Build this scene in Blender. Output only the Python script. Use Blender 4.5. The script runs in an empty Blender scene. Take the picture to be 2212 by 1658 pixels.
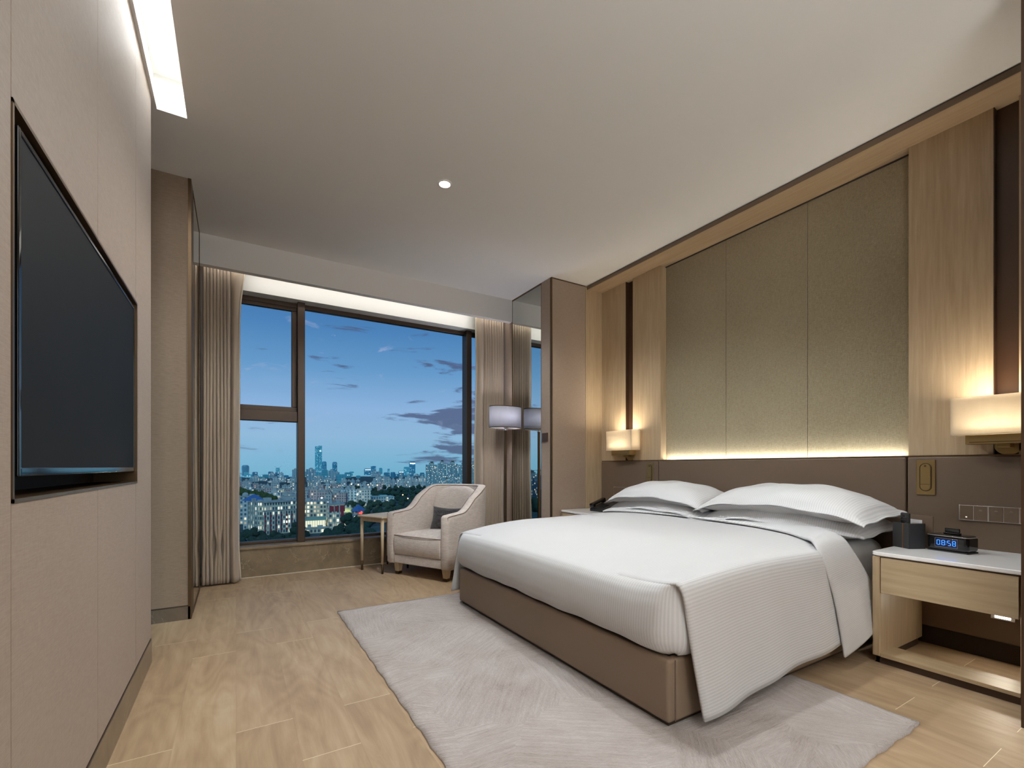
import bpy, bmesh, math, random
from mathutils import Vector, Matrix, noise
random.seed(7)
S = bpy.context.scene
C = S.collection
PI = math.pi

# ------------------------------------------------------------------ camera
cd = bpy.data.cameras.new('camera'); cam = bpy.data.objects.new('camera', cd); C.objects.link(cam)
cam.location = (0, 0, .967); cam.rotation_euler = (PI/2, 0, -math.radians(30.9722))
cd.sensor_width = 36; cd.sensor_fit = 'HORIZONTAL'; cd.lens = 993/2212*36
cd.shift_y = 179/2212; cd.clip_start = .02; cd.clip_end = 30000
S.camera = cam

# ------------------------------------------------------------------ colour management
S.view_settings.view_transform = 'Standard'; S.view_settings.look = 'None'
S.view_settings.gamma = 1; S.view_settings.exposure = .12; S.view_settings.use_curve_mapping = False
S.cycles.max_bounces = 8; S.cycles.diffuse_bounces = 5; S.cycles.glossy_bounces = 4
S.cycles.transmission_bounces = 6; S.cycles.transparent_max_bounces = 10
S.cycles.sample_clamp_indirect = 4; S.cycles.caustics_reflective = False; S.cycles.caustics_refractive = False
S.cycles.use_light_tree = True; S.cycles.blur_glossy = 1.0

def srgb(r, g, b):
    f = lambda c: (c/255/12.92) if c/255 <= .04045 else ((c/255+.055)/1.055)**2.4
    return (f(r), f(g), f(b), 1)

# ------------------------------------------------------------------ node helper
class NT:
    def __init__(s, tree): s.t = tree; s.n = tree.nodes; s.l = tree.links
    def new(s, typ, **kw):
        nd = s.n.new('ShaderNode'+typ)
        for k, v in kw.items(): setattr(nd, k, v)
        return nd
    def put(s, sock, v):
        if hasattr(v, 'is_output'): s.l.new(v, sock)
        elif v is not None: sock.default_value = v
    def math(s, op, a, b=None, c=None, clamp=False):
        m = s.new('Math', operation=op, use_clamp=clamp)
        for i, v in enumerate((a, b, c)):
            if v is not None: s.put(m.inputs[i], v)
        return m.outputs[0]
    def vmath(s, op, a, b=None):
        m = s.new('VectorMath', operation=op); s.put(m.inputs[0], a)
        if b is not None: s.put(m.inputs[1], b)
        return m.outputs[0]
    def noise(s, vec, scale, detail=3, rough=.5, dist=0):
        m = s.new('TexNoise'); s.put(m.inputs['Vector'], vec)
        for k, v in (('Scale', scale), ('Detail', detail), ('Roughness', rough), ('Distortion', dist)): m.inputs[k].default_value = v
        return m.outputs[0]
    def ramp(s, fac, stops, interp='LINEAR'):
        m = s.new('ValToRGB'); s.put(m.inputs[0], fac); cr = m.color_ramp; cr.interpolation = interp
        while len(cr.elements) < len(stops): cr.elements.new(.5)
        for e, (p, c) in zip(cr.elements, stops):
            e.position = p; e.color = c if not isinstance(c, (int, float)) else (c, c, c, 1)
        return m.outputs[0]
    def mix(s, f, a, b, typ='MIX'):
        m = s.new('Mix', data_type='RGBA', blend_type=typ)
        s.put(m.inputs[0], f); s.put(m.inputs[6], a); s.put(m.inputs[7], b); return m.outputs[2]
    def sep(s, v):
        m = s.new('SeparateXYZ'); s.put(m.inputs[0], v); return m.outputs
    def comb(s, x, y, z):
        m = s.new('CombineXYZ')
        for i, v in enumerate((x, y, z)): s.put(m.inputs[i], v)
        return m.outputs[0]
    def smooth(s, v, a, b):
        m = s.new('MapRange', interpolation_type='SMOOTHSTEP'); s.put(m.inputs[0], v)
        m.inputs[1].default_value = a; m.inputs[2].default_value = b; return m.outputs[0]
    def scale(s, v, sc): return s.vmath('MULTIPLY', v, sc)
    def bump(s, h, strength=.3, dist=.01):
        m = s.new('Bump'); s.put(m.inputs['Height'], h); m.inputs['Strength'].default_value = strength
        m.inputs['Distance'].default_value = dist; return m.outputs[0]

# ------------------------------------------------------------------ sky (dusk gradient with cloud bank)
W = bpy.data.worlds.new('World'); S.world = W; W.use_nodes = True
w = NT(W.node_tree); w.n.clear()
tc = w.new('TexCoord').outputs['Generated']
x, y, z = w.sep(tc)
el = w.math('DIVIDE', z, w.math('SQRT', w.math('ADD', w.math('MULTIPLY', x, x), w.math('MULTIPLY', y, y))))
base = w.ramp(w.math('ADD', w.math('MULTIPLY', el, 2.0), .1, clamp=True),
    [(0, srgb(60, 120, 140)), (.05, srgb(104, 168, 194)), (.12, srgb(118, 172, 202)), (.22, srgb(136, 176, 208)), (.34, srgb(134, 172, 212)), (.50, srgb(98, 148, 194)),
     (.66, srgb(74, 126, 178)), (.84, srgb(57, 103, 159)), (1, srgb(52, 93, 148))])
az = w.math('ARCTAN2', x, y)
big = w.noise(w.comb(w.math('MULTIPLY', az, 6.5), w.math('MULTIPLY', el, 40.0), 5.3), 1.0, 9, .60, .35)
reg = w.math('MULTIPLY', w.smooth(az, .20, .42), w.math('MULTIPLY', w.smooth(el, .0, .03), w.smooth(w.math('SUBTRACT', w.math('ADD', .05, w.math('MULTIPLY', az, .28)), el), -.03, .06)))
thr = w.math('ADD', big, w.math('MULTIPLY', reg, .15))
m1 = w.smooth(thr, .60, .69)
sk = w.mix(w.math('MULTIPLY', m1, .85), base, srgb(76, 88, 122))
wis = w.noise(w.comb(w.math('MULTIPLY', az, 13.0), w.math('MULTIPLY', el, 26.0), 3.3), 1.0, 6, .6, .6)
m2 = w.math('MULTIPLY', w.smooth(wis, .60, .72), w.smooth(el, .05, .14))
sk = w.mix(w.math('MULTIPLY', m2, .5), sk, srgb(160, 172, 205))
bg = w.new('Background'); w.put(bg.inputs[0], sk); bg.inputs[1].default_value = 1.0
w.l.new(bg.outputs[0], w.new('OutputWorld').inputs[0])

# ------------------------------------------------------------------ lights
def lamp(name, typ, loc, power, color=(1, .93, .84), rot=(0, 0, 0), **kw):
    ld = bpy.data.lights.new(name, typ); o = bpy.data.objects.new(name, ld); C.objects.link(o)
    o.location = loc; o.rotation_euler = rot; ld.energy = power; ld.color = color
    for k, v in kw.items(): setattr(ld, k, v)
    return o
SOFT = (.94, .985, 1)
# ceiling downlights (one in view, one over the nightstand), then added lights without fixtures
lamp('downlight_beam', 'SPOT', (1.16, 2.78, 2.785), 118, SOFT, spot_size=math.radians(150), spot_blend=.4, shadow_soft_size=.03)
lamp('bed_key_light', 'SPOT', (1.62, 1.72, 2.78), 84, SOFT, spot_size=math.radians(122), spot_blend=.75, shadow_soft_size=.035)  # added spot set to the bed's shadows, no downlight fixture there
lamp('nightstand_downlight_beam', 'SPOT', (2.62, .70, 2.78), 34, SOFT, spot_size=math.radians(62), spot_blend=.9, shadow_soft_size=.03)
lamp('rear_fill_up', 'AREA', (.6, -.9, 1.9), 50, SOFT, (PI, 0, 0), shape='RECTANGLE', size=1.6, size_y=1.0)  # added unseen panel facing up, lifts the ceiling brightness
lamp('rear_fill_down', 'AREA', (1.2, -1.0, 2.77), 9, SOFT, shape='RECTANGLE', size=1.6, size_y=1.2)  # unseen fill panel behind the camera, added to even out the room
lamp('rear_fill_front', 'AREA', (.6, -1.6, 1.5), 24, SOFT, (PI/2, 0, -.3), shape='RECTANGLE', size=1.4, size_y=1.4)  # added unseen panel aimed into the room, brightens surfaces facing the camera
# twilight glow on the city from behind the hotel
lamp('twilight_glow', 'SUN', (0, -50, 200), 1.0, (.62, .90, 1), (math.radians(58), 0, math.radians(-25)), angle=math.radians(30))
# LED strips: ceiling slot over the television wall, curtain pocket, behind the headboard
lamp('slot_strip', 'AREA', (-.285, 1.0, 2.985), 25, SOFT, shape='RECTANGLE', size=.10, size_y=3.8)
lamp('pocket_strip', 'AREA', (1.18, 4.415, 2.66), 3.3, (1, .97, .92), (math.radians(58), 0, 0), shape='RECTANGLE', size=2.8, size_y=.03)
lamp('headboard_strip', 'AREA', (3.300, 1.96, 1.030), 3.6, (1, .965, .88), (PI, math.radians(16), 0), shape='RECTANGLE', size=.02, size_y=1.72)

# ------------------------------------------------------------------ materials
MATS = {}
def mat(name, color, rough=.5, metal=0, spec=.5, bump=None, var=None, emit=None, sheen=0, coat=0):
    """bump=(scale, strength, dist[, stretch]); var=(scale, amount[, stretch]) : slight tone variation of the stuff itself"""
    m = bpy.data.materials.new(name); m.use_nodes = True; t = NT(m.node_tree); p = t.n['Principled BSDF']
    p.inputs['Base Color'].default_value = color; p.inputs['Roughness'].default_value = rough
    p.inputs['Metallic'].default_value = metal; p.inputs['Specular IOR Level'].default_value = spec
    p.inputs['Sheen Weight'].default_value = sheen; p.inputs['Coat Weight'].default_value = coat
    co = t.new('TexCoord').outputs['Object']
    sc, am, st = (var + ((1, 1, 1),))[:3] if var else (6, .06, (1, 1, 1))
    nz = t.noise(t.scale(co, st), sc, 4, .55)
    dark = tuple(c*(1-am) for c in color[:3])+(1,); lite = tuple(min(1, c*(1+am)) for c in color[:3])+(1,)
    t.put(p.inputs['Base Color'], t.ramp(nz, [(.3, dark), (.7, lite)]))
    if bump:
        bs, bst, bd, bstr = (bump + ((1, 1, 1),))[:4]
        t.put(p.inputs['Normal'], t.bump(t.noise(t.scale(co, bstr), bs, 3, .6), bst, bd))
    if emit:
        p.inputs['Emission Color'].default_value = emit[0]; p.inputs['Emission Strength'].default_value = emit[1]
    MATS[name] = m; return m

def wood_mat(name, c1, c2, axis, rough=.45, fine=60, seed=0., figure=.35, contrast=1.0):
    m = bpy.data.materials.new(name); m.use_nodes = True; t = NT(m.node_tree); p = t.n['Principled BSDF']
    co = t.vmath('ADD', t.new('TexCoord').outputs['Object'], (seed, seed*1.7, seed*.6))
    st = [1, 1, 1]; st[axis] = .05
    g = t.noise(t.scale(co, tuple(st)), fine, 5, .6, .2)
    st2 = [1, 1, 1]; st2[axis] = .16
    b = t.noise(t.scale(co, tuple(st2)), 5.5, 4, .5, .8)
    f = t.math('ADD', t.math('MULTIPLY', g, .68), t.math('MULTIPLY', b, .32))
    lo, hi = .5-.16/contrast, .5+.16/contrast
    t.put(p.inputs['Base Color'], t.ramp(f, [(lo, c1), (hi, c2)]))
    p.inputs['Roughness'].default_value = rough; p.inputs['Specular IOR Level'].default_value = .4
    t.put(p.inputs['Normal'], t.bump(g, .12, .002))
    MATS[name] = m; return m

def floor_mat():
    m = bpy.data.materials.new('wood_plank_tile'); m.use_nodes = True; t = NT(m.node_tree); p = t.n['Principled BSDF']
    X, Y, Z = t.sep(t.new('TexCoord').outputs['Object'])
    pw, pl = .188, 1.165
    u = t.math('DIVIDE', X, pw); row = t.math('FLOOR', u)
    par = t.math('FLOORED_MODULO', row, 2.0)
    v = t.math('ADD', t.math('DIVIDE', Y, pl), t.math('ADD', t.math('MULTIPLY', par, .254), .326))
    cell = t.math('FLOOR', v)
    wn2 = t.new('TexWhiteNoise', noise_dimensions='2D'); t.put(wn2.inputs['Vector'], t.comb(row, cell, 0))
    fu = t.math('ABSOLUTE', t.math('SUBTRACT', t.math('FRACT', u), .5)); fv = t.math('ABSOLUTE', t.math('SUBTRACT', t.math('FRACT', v), .5))
    ju = t.smooth(fu, .5-.0035, .5-.0012)
    jv = t.smooth(fv, .5-.0011, .5-.0005)
    rnd = wn2.outputs['Value']
    q = t.comb(t.math('ADD', X, t.math('MULTIPLY', rnd, 7.3)), t.math('ADD', t.math('MULTIPLY', Y, .20), t.math('MULTIPLY', rnd, 3.1)), t.math('MULTIPLY', rnd, 5))
    warp = t.noise(q, 3.6, 2, .45, .4)
    rings = t.math('FRACT', t.math('MULTIPLY', warp, 15))
    rings = t.math('ABSOLUTE', t.math('SUBTRACT', rings, .5))
    blot = t.noise(q, 9.0, 4, .6, 1.2)
    fine = t.noise(t.comb(t.math('ADD', X, rnd), t.math('MULTIPLY', Y, .035), rnd), 190, 3, .6)
    f = t.math('ADD', t.math('ADD', t.math('MULTIPLY', blot, .60), t.math('MULTIPLY', rings, .16)), t.math('ADD', t.math('MULTIPLY', fine, .14), t.math('MULTIPLY', rnd, .10)))
    col = t.ramp(f, [(.30, srgb(146, 122, 96)), (.44, srgb(164, 139, 110)), (.56, srgb(175, 151, 122)), (.70, srgb(184, 165, 137))])
    col = t.mix(t.math('MULTIPLY', ju, .38), col, srgb(120, 90, 62))
    col = t.mix(t.math('MULTIPLY', jv, .9), col, srgb(240, 228, 200))  # end joints painted bright for light caught in the gaps
    t.put(p.inputs['Base Color'], col); p.inputs['Roughness'].default_value = .42; p.inputs['Specular IOR Level'].default_value = .35
    h = t.math('SUBTRACT', t.math('MULTIPLY', fine, .12), t.math('MAXIMUM', ju, jv))
    t.put(p.inputs['Normal'], t.bump(h, .25, .002))
    return m

def marble_mat(name, c1, c2, vein):
    m = bpy.data.materials.new(name); m.use_nodes = True; t = NT(m.node_tree); p = t.n['Principled BSDF']
    co = t.new('TexCoord').outputs['Object']
    n1 = t.noise(co, 4.5, 8, .68, .8)
    col = t.ramp(n1, [(.35, c1), (.65, c2)])
    n2 = t.noise(t.vmath('ADD', co, (3.1, 1.2, .4)), 3.2, 5, .6, 2.2)
    v = t.smooth(t.math('ABSOLUTE', t.math('SUBTRACT', n2, .5)), .014, .0)
    n3 = t.noise(t.vmath('ADD', co, (8., 4., 2.)), 5.0, 3, .5)
    col = t.mix(t.math('MULTIPLY', t.math('MULTIPLY', v, .55), t.smooth(n3, .45, .65)), col, vein)
    t.put(p.inputs['Base Color'], col); p.inputs['Roughness'].default_value = .3
    return m

def rug_mat():
    m = bpy.data.materials.new('rug_pile'); m.use_nodes = True; t = NT(m.node_tree); p = t.n['Principled BSDF']
    co = t.new('TexCoord').outputs['Object']
    X, Y, Z = t.sep(co)
    vo = t.new('TexVoronoi', feature='F1'); t.put(vo.inputs['Vector'], t.vmath('ADD', t.scale(co, (2.6, 2.6, 1)), t.scale(t.new('TexNoise').outputs[1], (.5, .5, 0)))); vo.inputs['Scale'].default_value = 1
    rr = t.sep(vo.outputs['Color'])[0]
    ang = t.math('ADD', t.math('MULTIPLY', t.math('SUBTRACT', rr, .5), 2.3), .25)
    ca, sa = t.math('COSINE', ang), t.math('SINE', ang)
    U = t.math('ADD', t.math('MULTIPLY', X, ca), t.math('MULTIPLY', Y, sa)); V = t.math('SUBTRACT', t.math('MULTIPLY', Y, ca), t.math('MULTIPLY', X, sa))
    streak = t.noise(t.comb(t.math('MULTIPLY', U, 6), t.math('MULTIPLY', V, 75), rr), 1.0, 3, .6)
    fine = t.noise(t.comb(t.math('MULTIPLY', U, 60), t.math('MULTIPLY', V, 260), rr), 1.0, 2, .6)
    blot = t.noise(co, 3.2, 4, .6)
    f = t.math('ADD', t.math('ADD', t.math('MULTIPLY', streak, .34), t.math('MULTIPLY', blot, .43)), t.math('MULTIPLY', fine, .23))
    col = t.ramp(f, [(.33, srgb(146, 133, 125)), (.43, srgb(171, 160, 153)), (.54, srgb(184, 175, 170)), (.66, srgb(201, 194, 189))])
    t.put(p.inputs['Base Color'], col); p.inputs['Roughness'].default_value = .95; p.inputs['Specular IOR Level'].default_value = .1
    p.inputs['Sheen Weight'].default_value = .25
    t.put(p.inputs['Normal'], t.bump(t.math('ADD', streak, t.math('MULTIPLY', fine, .7)), .9, .010))
    return m

def weave_mat(name, c1, c2, sc=520, rough=.85, strength=.5, horiz=1.0, spec=.2, sheen=.2, tint=None):
    """woven cloth: two crossed thread noises"""
    m = bpy.data.materials.new(name); m.use_nodes = True; t = NT(m.node_tree); p = t.n['Principled BSDF']
    co = t.new('TexCoord').outputs['Object']
    h = t.noise(t.scale(co, (.07, .07, 1)), sc, 3, .7); v = t.noise(t.scale(co, (1, 1, .07)), sc, 3, .7)
    f = t.math('ADD', t.math('MULTIPLY', h, .5*horiz), t.math('MULTIPLY', v, 1-.5*horiz))
    big = t.noise(co, 2.0, 3, .5)
    f2 = t.math('ADD', f, t.math('MULTIPLY', t.math('SUBTRACT', big, .5), .12))
    t.put(p.inputs['Base Color'], t.ramp(f2, [(.38, c1), (.62, c2)]))
    p.inputs['Roughness'].default_value = rough; p.inputs['Specular IOR Level'].default_value = spec; p.inputs['Sheen Weight'].default_value = sheen
    t.put(p.inputs['Normal'], t.bump(f, strength, .001))
    return m

def stripe_linen(name, axis=1, pitch=.0125):
    """white satin-stripe bed linen: stripes across AXIS, woven in"""
    m = bpy.data.materials.new(name); m.use_nodes = True; t = NT(m.node_tree); p = t.n['Principled BSDF']
    uv = t.new('UVMap').outputs[0]
    U, V, _ = t.sep(uv)
    s = t.math('SINE', t.math('MULTIPLY', U if axis == 0 else V, 2*PI/pitch))
    s = t.math('ADD', t.math('MULTIPLY', s, .5), .5)
    t.put(p.inputs['Base Color'], t.ramp(s, [(.25, (.61, .61, .615, 1)), (.75, (.685, .685, .69, 1))]))
    p.inputs['Roughness'].default_value = .62; p.inputs['Specular IOR Level'].default_value = .3; p.inputs['Sheen Weight'].default_value = .12
    nz = t.noise(t.new('TexCoord').outputs['Object'], 2.4, 3, .5)
    b1 = t.new('Bump'); t.put(b1.inputs['Height'], nz); b1.inputs['Strength'].default_value = .22; b1.inputs['Distance'].default_value = .03
    b2 = t.new('Bump'); t.put(b2.inputs['Height'], s); b2.inputs['Strength'].default_value = .28; b2.inputs['Distance'].default_value = .0012
    t.l.new(b1.outputs[0], b2.inputs['Normal']); t.put(p.inputs['Normal'], b2.outputs[0])
    return m

def glass_mat(name, tint=(1, 1, 1, 1), refl=.06):
    m = bpy.data.materials.new(name); m.use_nodes = True; t = NT(m.node_tree); t.n.clear()
    a = t.new('BsdfTransparent'); a.inputs[0].default_value = tint
    g = t.new('BsdfGlossy'); g.inputs['Roughness'].default_value = .01
    lw = t.new('Fresnel'); lw.inputs[0].default_value = 1.35
    mx = t.new('MixShader'); t.l.new(t.math('MULTIPLY', lw.outputs[0], refl, clamp=True), mx.inputs[0]); t.l.new(a.outputs[0], mx.inputs[1]); t.l.new(g.outputs[0], mx.inputs[2])
    t.l.new(mx.outputs[0], t.new('OutputMaterial').inputs[0]); return m

def shade_mat(name, color, trans=.6, thin=.06, rough=.6):
    m = bpy.data.materials.new(name); m.use_nodes = True; t = NT(m.node_tree); t.n.clear()
    co = t.new('TexCoord').outputs['Object']
    n = t.noise(t.scale(co, (1, 1, .3)), 40, 3, .5)
    c = t.ramp(n, [(.3, tuple(v*.96 for v in color[:3])+(1,)), (.7, color)])
    tr = t.new('BsdfTranslucent'); t.put(tr.inputs[0], c)
    df = t.new('BsdfDiffuse'); t.put(df.inputs[0], c)
    tp = t.new('BsdfTransparent')
    m1 = t.new('MixShader'); m1.inputs[0].default_value = trans; t.l.new(df.outputs[0], m1.inputs[1]); t.l.new(tr.outputs[0], m1.inputs[2])
    m2 = t.new('MixShader'); m2.inputs[0].default_value = thin; t.l.new(m1.outputs[0], m2.inputs[1]); t.l.new(tp.outputs[0], m2.inputs[2])
    t.l.new(m2.outputs[0], t.new('OutputMaterial').inputs[0]); return m

def emit_mat(name, color, strength):
    m = bpy.data.materials.new(name); m.use_nodes = True; t = NT(m.node_tree); t.n.clear()
    e = t.new('Emission'); e.inputs[0].default_value = color; e.inputs[1].default_value = strength
    t.l.new(e.outputs[0], t.new('OutputMaterial').inputs[0]); return m

M = dict(
    floor=floor_mat(),
    ceiling=mat('ceiling_paint', (.80, .785, .76, 1), .9, spec=.1, var=(1.2, .01)),
    white=mat('white_paint', (.80, .79, .76, 1), .8, spec=.1, var=(1.2, .01)),
    paper=weave_mat('taupe_wallcovering', srgb(148, 129, 113), srgb(164, 146, 130), 420, .6, .25, 1.0, .35, .1),
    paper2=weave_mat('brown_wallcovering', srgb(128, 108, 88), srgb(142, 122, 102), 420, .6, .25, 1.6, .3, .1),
    fabric=weave_mat('olive_wall_fabric', srgb(126, 114, 88), srgb(162, 150, 124), 620, .75, .9, 1.0, .3, .3),
    oakv=wood_mat('pale_oak_upright', srgb(166, 144, 114), srgb(186, 165, 136), 2, .42, 70, 0.),
    oaky=wood_mat('pale_oak_long', srgb(160, 136, 106), srgb(178, 155, 125), 1, .42, 70, 1.),
    oakf=wood_mat('nightstand_oak', srgb(166, 145, 114), srgb(188, 168, 137), 1, .45, 48, 2.3, .5),
    ash=wood_mat('bleached_table_ash', srgb(190, 168, 136), srgb(208, 190, 160), 2, .45, 60, 4.),
    leather=mat('brown_leather', srgb(103, 86, 71), .48, spec=.4, bump=(700, .12, .0006), var=(3, .03)),
    leather_b=mat('tan_brown_bed_leather', srgb(134, 115, 96), .42, spec=.45, bump=(700, .12, .0006), var=(3, .03)),
    bronze=mat('dark_bronze_metal', srgb(92, 72, 50), .38, .75, bump=(300, .05, .0005)),
    bronze_d=mat('window_bronze', srgb(74, 60, 50), .42, .45, var=(5, .05)),
    brass=mat('brushed_brass', srgb(158, 134, 90), .36, .85, bump=(500, .08, .0004, (1, .1, 1))),
    black=mat('black_gloss_plastic', (.006, .006, .007, 1), .08, spec=.6),
    blackm=mat('black_matt_plastic', (.012, .012, .013, 1), .5),
    screen=mat('dark_glass_screen', (.012, .012, .012, 1), .6, spec=.1),
    mirror=mat('silvered_mirror', (.80, .83, .80, 1), .015, 1.0, var=(1, .001)),
    marble=marble_mat('brown_marble', srgb(112, 96, 74), srgb(140, 123, 98), srgb(190, 176, 150)),
    marble_d=marble_mat('dark_marble', srgb(92, 78, 64), srgb(112, 98, 82), srgb(150, 140, 124)),
    stone=mat('white_stone_top', (.87, .86, .85, 1), .12, spec=.5, var=(9, .02)),
    rug=rug_mat(),
    linen=stripe_linen('striped_linen', 0), pillow=stripe_linen('pillow_linen', 1, .012),
    sheet=mat('plain_sheet', (.80, .79, .78, 1), .7, spec=.2, bump=(30, .3, .006)),
    curtain=mat('taupe_curtain', srgb(166, 150, 132), .62, spec=.3, sheen=.3, bump=(900, .15, .0008), var=(4, .02)),
    sheer=mat('sheer_edge', srgb(205, 196, 178), .7, sheen=.3),
    tweed=weave_mat('beige_linen_upholstery', srgb(190, 177, 167), srgb(222, 211, 202), 300, .85, .7, 1.3, .15, .3),
    piping=mat('taupe_piping', srgb(120, 102, 90), .8),
    boucle=weave_mat('grey_tweed', srgb(20, 20, 24), srgb(84, 82, 84), 150, .9, 1.0, 1.0, .15, .3),
    glass=glass_mat('window_glass', refl=.10),
    amber=shade_mat('amber_glass', (.95, .87, .72, 1), .6, .03),
    shade=shade_mat('white_lamp_cloth', (.86, .86, .92, 1), .62, .0),
    led=emit_mat('led_lamp_face', (1, .97, .92, 1), 14), ledw=emit_mat('warm_led_bar', (1, .90, .72, 1), 9),
    blue=emit_mat('blue_digit_glow', (.04, .22, 1, 1), 2.2), bluebg=mat('clock_window', (.01, .012, .05, 1), .2),
    chrome=mat('satin_chrome', (.6, .6, .6, 1), .22, .9),
    charcoal=mat('charcoal_box_leather', (.028, .028, .029, 1), .6, bump=(600, .2, .0006)),
    gold=mat('copper_stripe', srgb(170, 110, 60), .35, .8), paperw=mat('white_card', (.75, .75, .76, 1), .7),
    seam=mat('dark_reveal', srgb(46, 36, 28), .7),
    walnut=mat('dark_brown_panel', srgb(66, 46, 32), .35, spec=.4, var=(8, .1, (1, 1, .1))),
)

# ------------------------------------------------------------------ mesh helpers
def box(bm, x0, x1, y0, y1, z0, z1, mtx=None):
    v = [bm.verts.new((x, y, z)) for x in (x0, x1) for y in (y0, y1) for z in (z0, z1)]
    for f in ((0, 1, 3, 2), (4, 6, 7, 5), (0, 4, 5, 1), (2, 3, 7, 6), (0, 2, 6, 4), (1, 5, 7, 3)): bm.faces.new([v[i] for i in f])
    if mtx: bmesh.ops.transform(bm, matrix=mtx, verts=v)
    return v
def cyl(bm, cx, cy, z0, z1, r0, r1=None, n=24, sx=1, sy=1, axis='z'):
    r1 = r0 if r1 is None else r1; P = []
    for z, r in ((z0, r0), (z1, r1)):
        ring = []
        for i in range(n):
            a = 2*PI*i/n; p = (cx+r*sx*math.cos(a), cy+r*sy*math.sin(a), z)
            if axis == 'x': p = (p[2], p[0], p[1])
            if axis == 'y': p = (p[0], p[2], p[1])
            ring.append(bm.verts.new(p))
        P.append(ring)
    for i in range(n): bm.faces.new((P[0][i], P[0][(i+1) % n], P[1][(i+1) % n], P[1][i]))
    bm.faces.new(P[0][::-1]); bm.faces.new(P[1])
def tube(bm, pts, r, n=8, closed=False):
    rings = []; N = len(pts); pts = [Vector(p) for p in pts]
    for i, p in enumerate(pts):
        a = pts[(i-1) % N] if closed or i > 0 else p; b = pts[(i+1) % N] if closed or i < N-1 else p
        d = (b-a).normalized(); u = d.orthogonal().normalized() if i == 0 else (rings_u - d*rings_u.dot(d)).normalized()
        rings_u = u; vv = d.cross(u)
        rings.append([bm.verts.new(p+(u*math.cos(2*PI*k/n)+vv*math.sin(2*PI*k/n))*r) for k in range(n)])
    for i in range(N if closed else N-1):
        A, B = rings[i], rings[(i+1) % N]
        for k in range(n): bm.faces.new((A[k], A[(k+1) % n], B[(k+1) % n], B[k]))
    if not closed: bm.faces.new(rings[0][::-1]); bm.faces.new(rings[-1])
def grid(bm, nu, nv, fn, uvfn=None, wrap=False):
    G = [[bm.verts.new(fn(i/nu, j/nv)) for j in range(nv+1)] for i in range(nu+1)]
    uvl = bm.loops.layers.uv.verify() if uvfn else None
    for i in range(nu):
        for j in range(nv):
            f = bm.faces.new((G[i][j], G[i+1][j], G[i+1][j+1], G[i][j+1]))
            if uvfn:
                for l, (a, b) in zip(f.loops, ((i, j), (i+1, j), (i+1, j+1), (i, j+1))): l[uvl].uv = uvfn(a/nu, b/nv)
    return G
def O(name, bm, m, parent=None, bevel=0, seg=2, smooth=False, sub=0, solid=0, off=-1, world=True, angle=40):
    me = bpy.data.meshes.new(name)
    bmesh.ops.recalc_face_normals(bm, faces=bm.faces)
    if solid and sum(f.normal.z*f.calc_area() for f in bm.faces) < 0: bmesh.ops.reverse_faces(bm, faces=bm.faces)
    bm.to_mesh(me); bm.free()
    o = bpy.data.objects.new(name, me); C.objects.link(o)
    for mm in (m if isinstance(m, list) else [m]): me.materials.append(mm)
    if parent:
        o.parent = parent
        if world and parent.type == 'EMPTY': o.matrix_parent_inverse = parent_mat(parent).inverted()
    if solid:
        s = o.modifiers.new('solid', 'SOLIDIFY'); s.thickness = solid; s.offset = off
    if bevel:
        b = o.modifiers.new('bevel', 'BEVEL'); b.width = bevel; b.segments = seg; b.limit_method = 'ANGLE'; b.angle_limit = math.radians(35)
    if sub:
        s = o.modifiers.new('sub', 'SUBSURF'); s.levels = s.render_levels = sub
    if smooth or bevel or sub:
        for p in me.polygons: p.use_smooth = True
        if not smooth and not sub: o.modifiers.new('wn', 'WEIGHTED_NORMAL')
    return o
def parent_mat(o): return Matrix.Translation(o.location) @ Matrix.Rotation(o.rotation_euler.z, 4, 'Z')
def B(name, m, dims, parent=None, bevel=0, **k):
    bm = bmesh.new()
    for d in (dims if isinstance(dims[0], (list, tuple)) else [dims]): box(bm, *d)
    return O(name, bm, m, parent, bevel, **k)
def tag(o, label=None, cat=None, group=None, kind=None):
    if label: o['label'] = label
    if cat: o['category'] = cat
    if group: o['group'] = group
    if kind: o['kind'] = kind
    return o
def T(name, label, cat, loc=(0, 0, 0), rz=0, group=None):
    o = bpy.data.objects.new(name, None); C.objects.link(o); o.location = loc; o.rotation_euler = (0, 0, rz)
    o.empty_display_size = .1
    return tag(o, label, cat, group)
def ST(o, label=None): o['kind'] = 'structure'; return tag(o, label)
def copy_tree(o, parent=None):
    c = o.copy(); C.objects.link(c)
    if parent: c.parent = parent
    for ch in list(o.children): copy_tree(ch, c)
    return c

# ================================================================== THE ROOM
XL, XR, YB = -.362, 3.40, -2.2
ST(B('floor', M['floor'], (-1.3, XR, YB, 4.62, -.08, 0)))
# ceiling with the slot cut out over the television wall
ST(B('ceiling', M['ceiling'], [(-.221, XR, YB, 4.34, 2.8, 2.86), (-1.3, -.348, YB, 4.34, 2.8, 2.86), (-.348, -.221, 2.956, 4.34, 2.8, 2.86)]))
ST(B('trim_1', M['white'], [(-.42, -.365, YB, 3.0, 2.86, 3.02), (-.365, -.13, YB, 3.0, 3.0, 3.02), (-.14, -.13, YB, 3.0, 2.86, 3.0), (-.365, -.14, 2.99, 3.0, 2.86, 3.0)]), 'white lit light slot recess in the ceiling above the television wall')
# dropped soffit in front of the curtain pocket, pocket ceiling
ST(B('trim_2', M['ceiling'], [(-1.3, 2.607, 4.34, 4.40, 2.56, 2.86)]), 'painted soffit drop in front of the curtain pocket')
ST(B('trim_3', M['white'], [(-1.3, 2.607, 4.40, 4.62, 2.8, 2.86)]), 'white ceiling of the curtain pocket')
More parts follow.
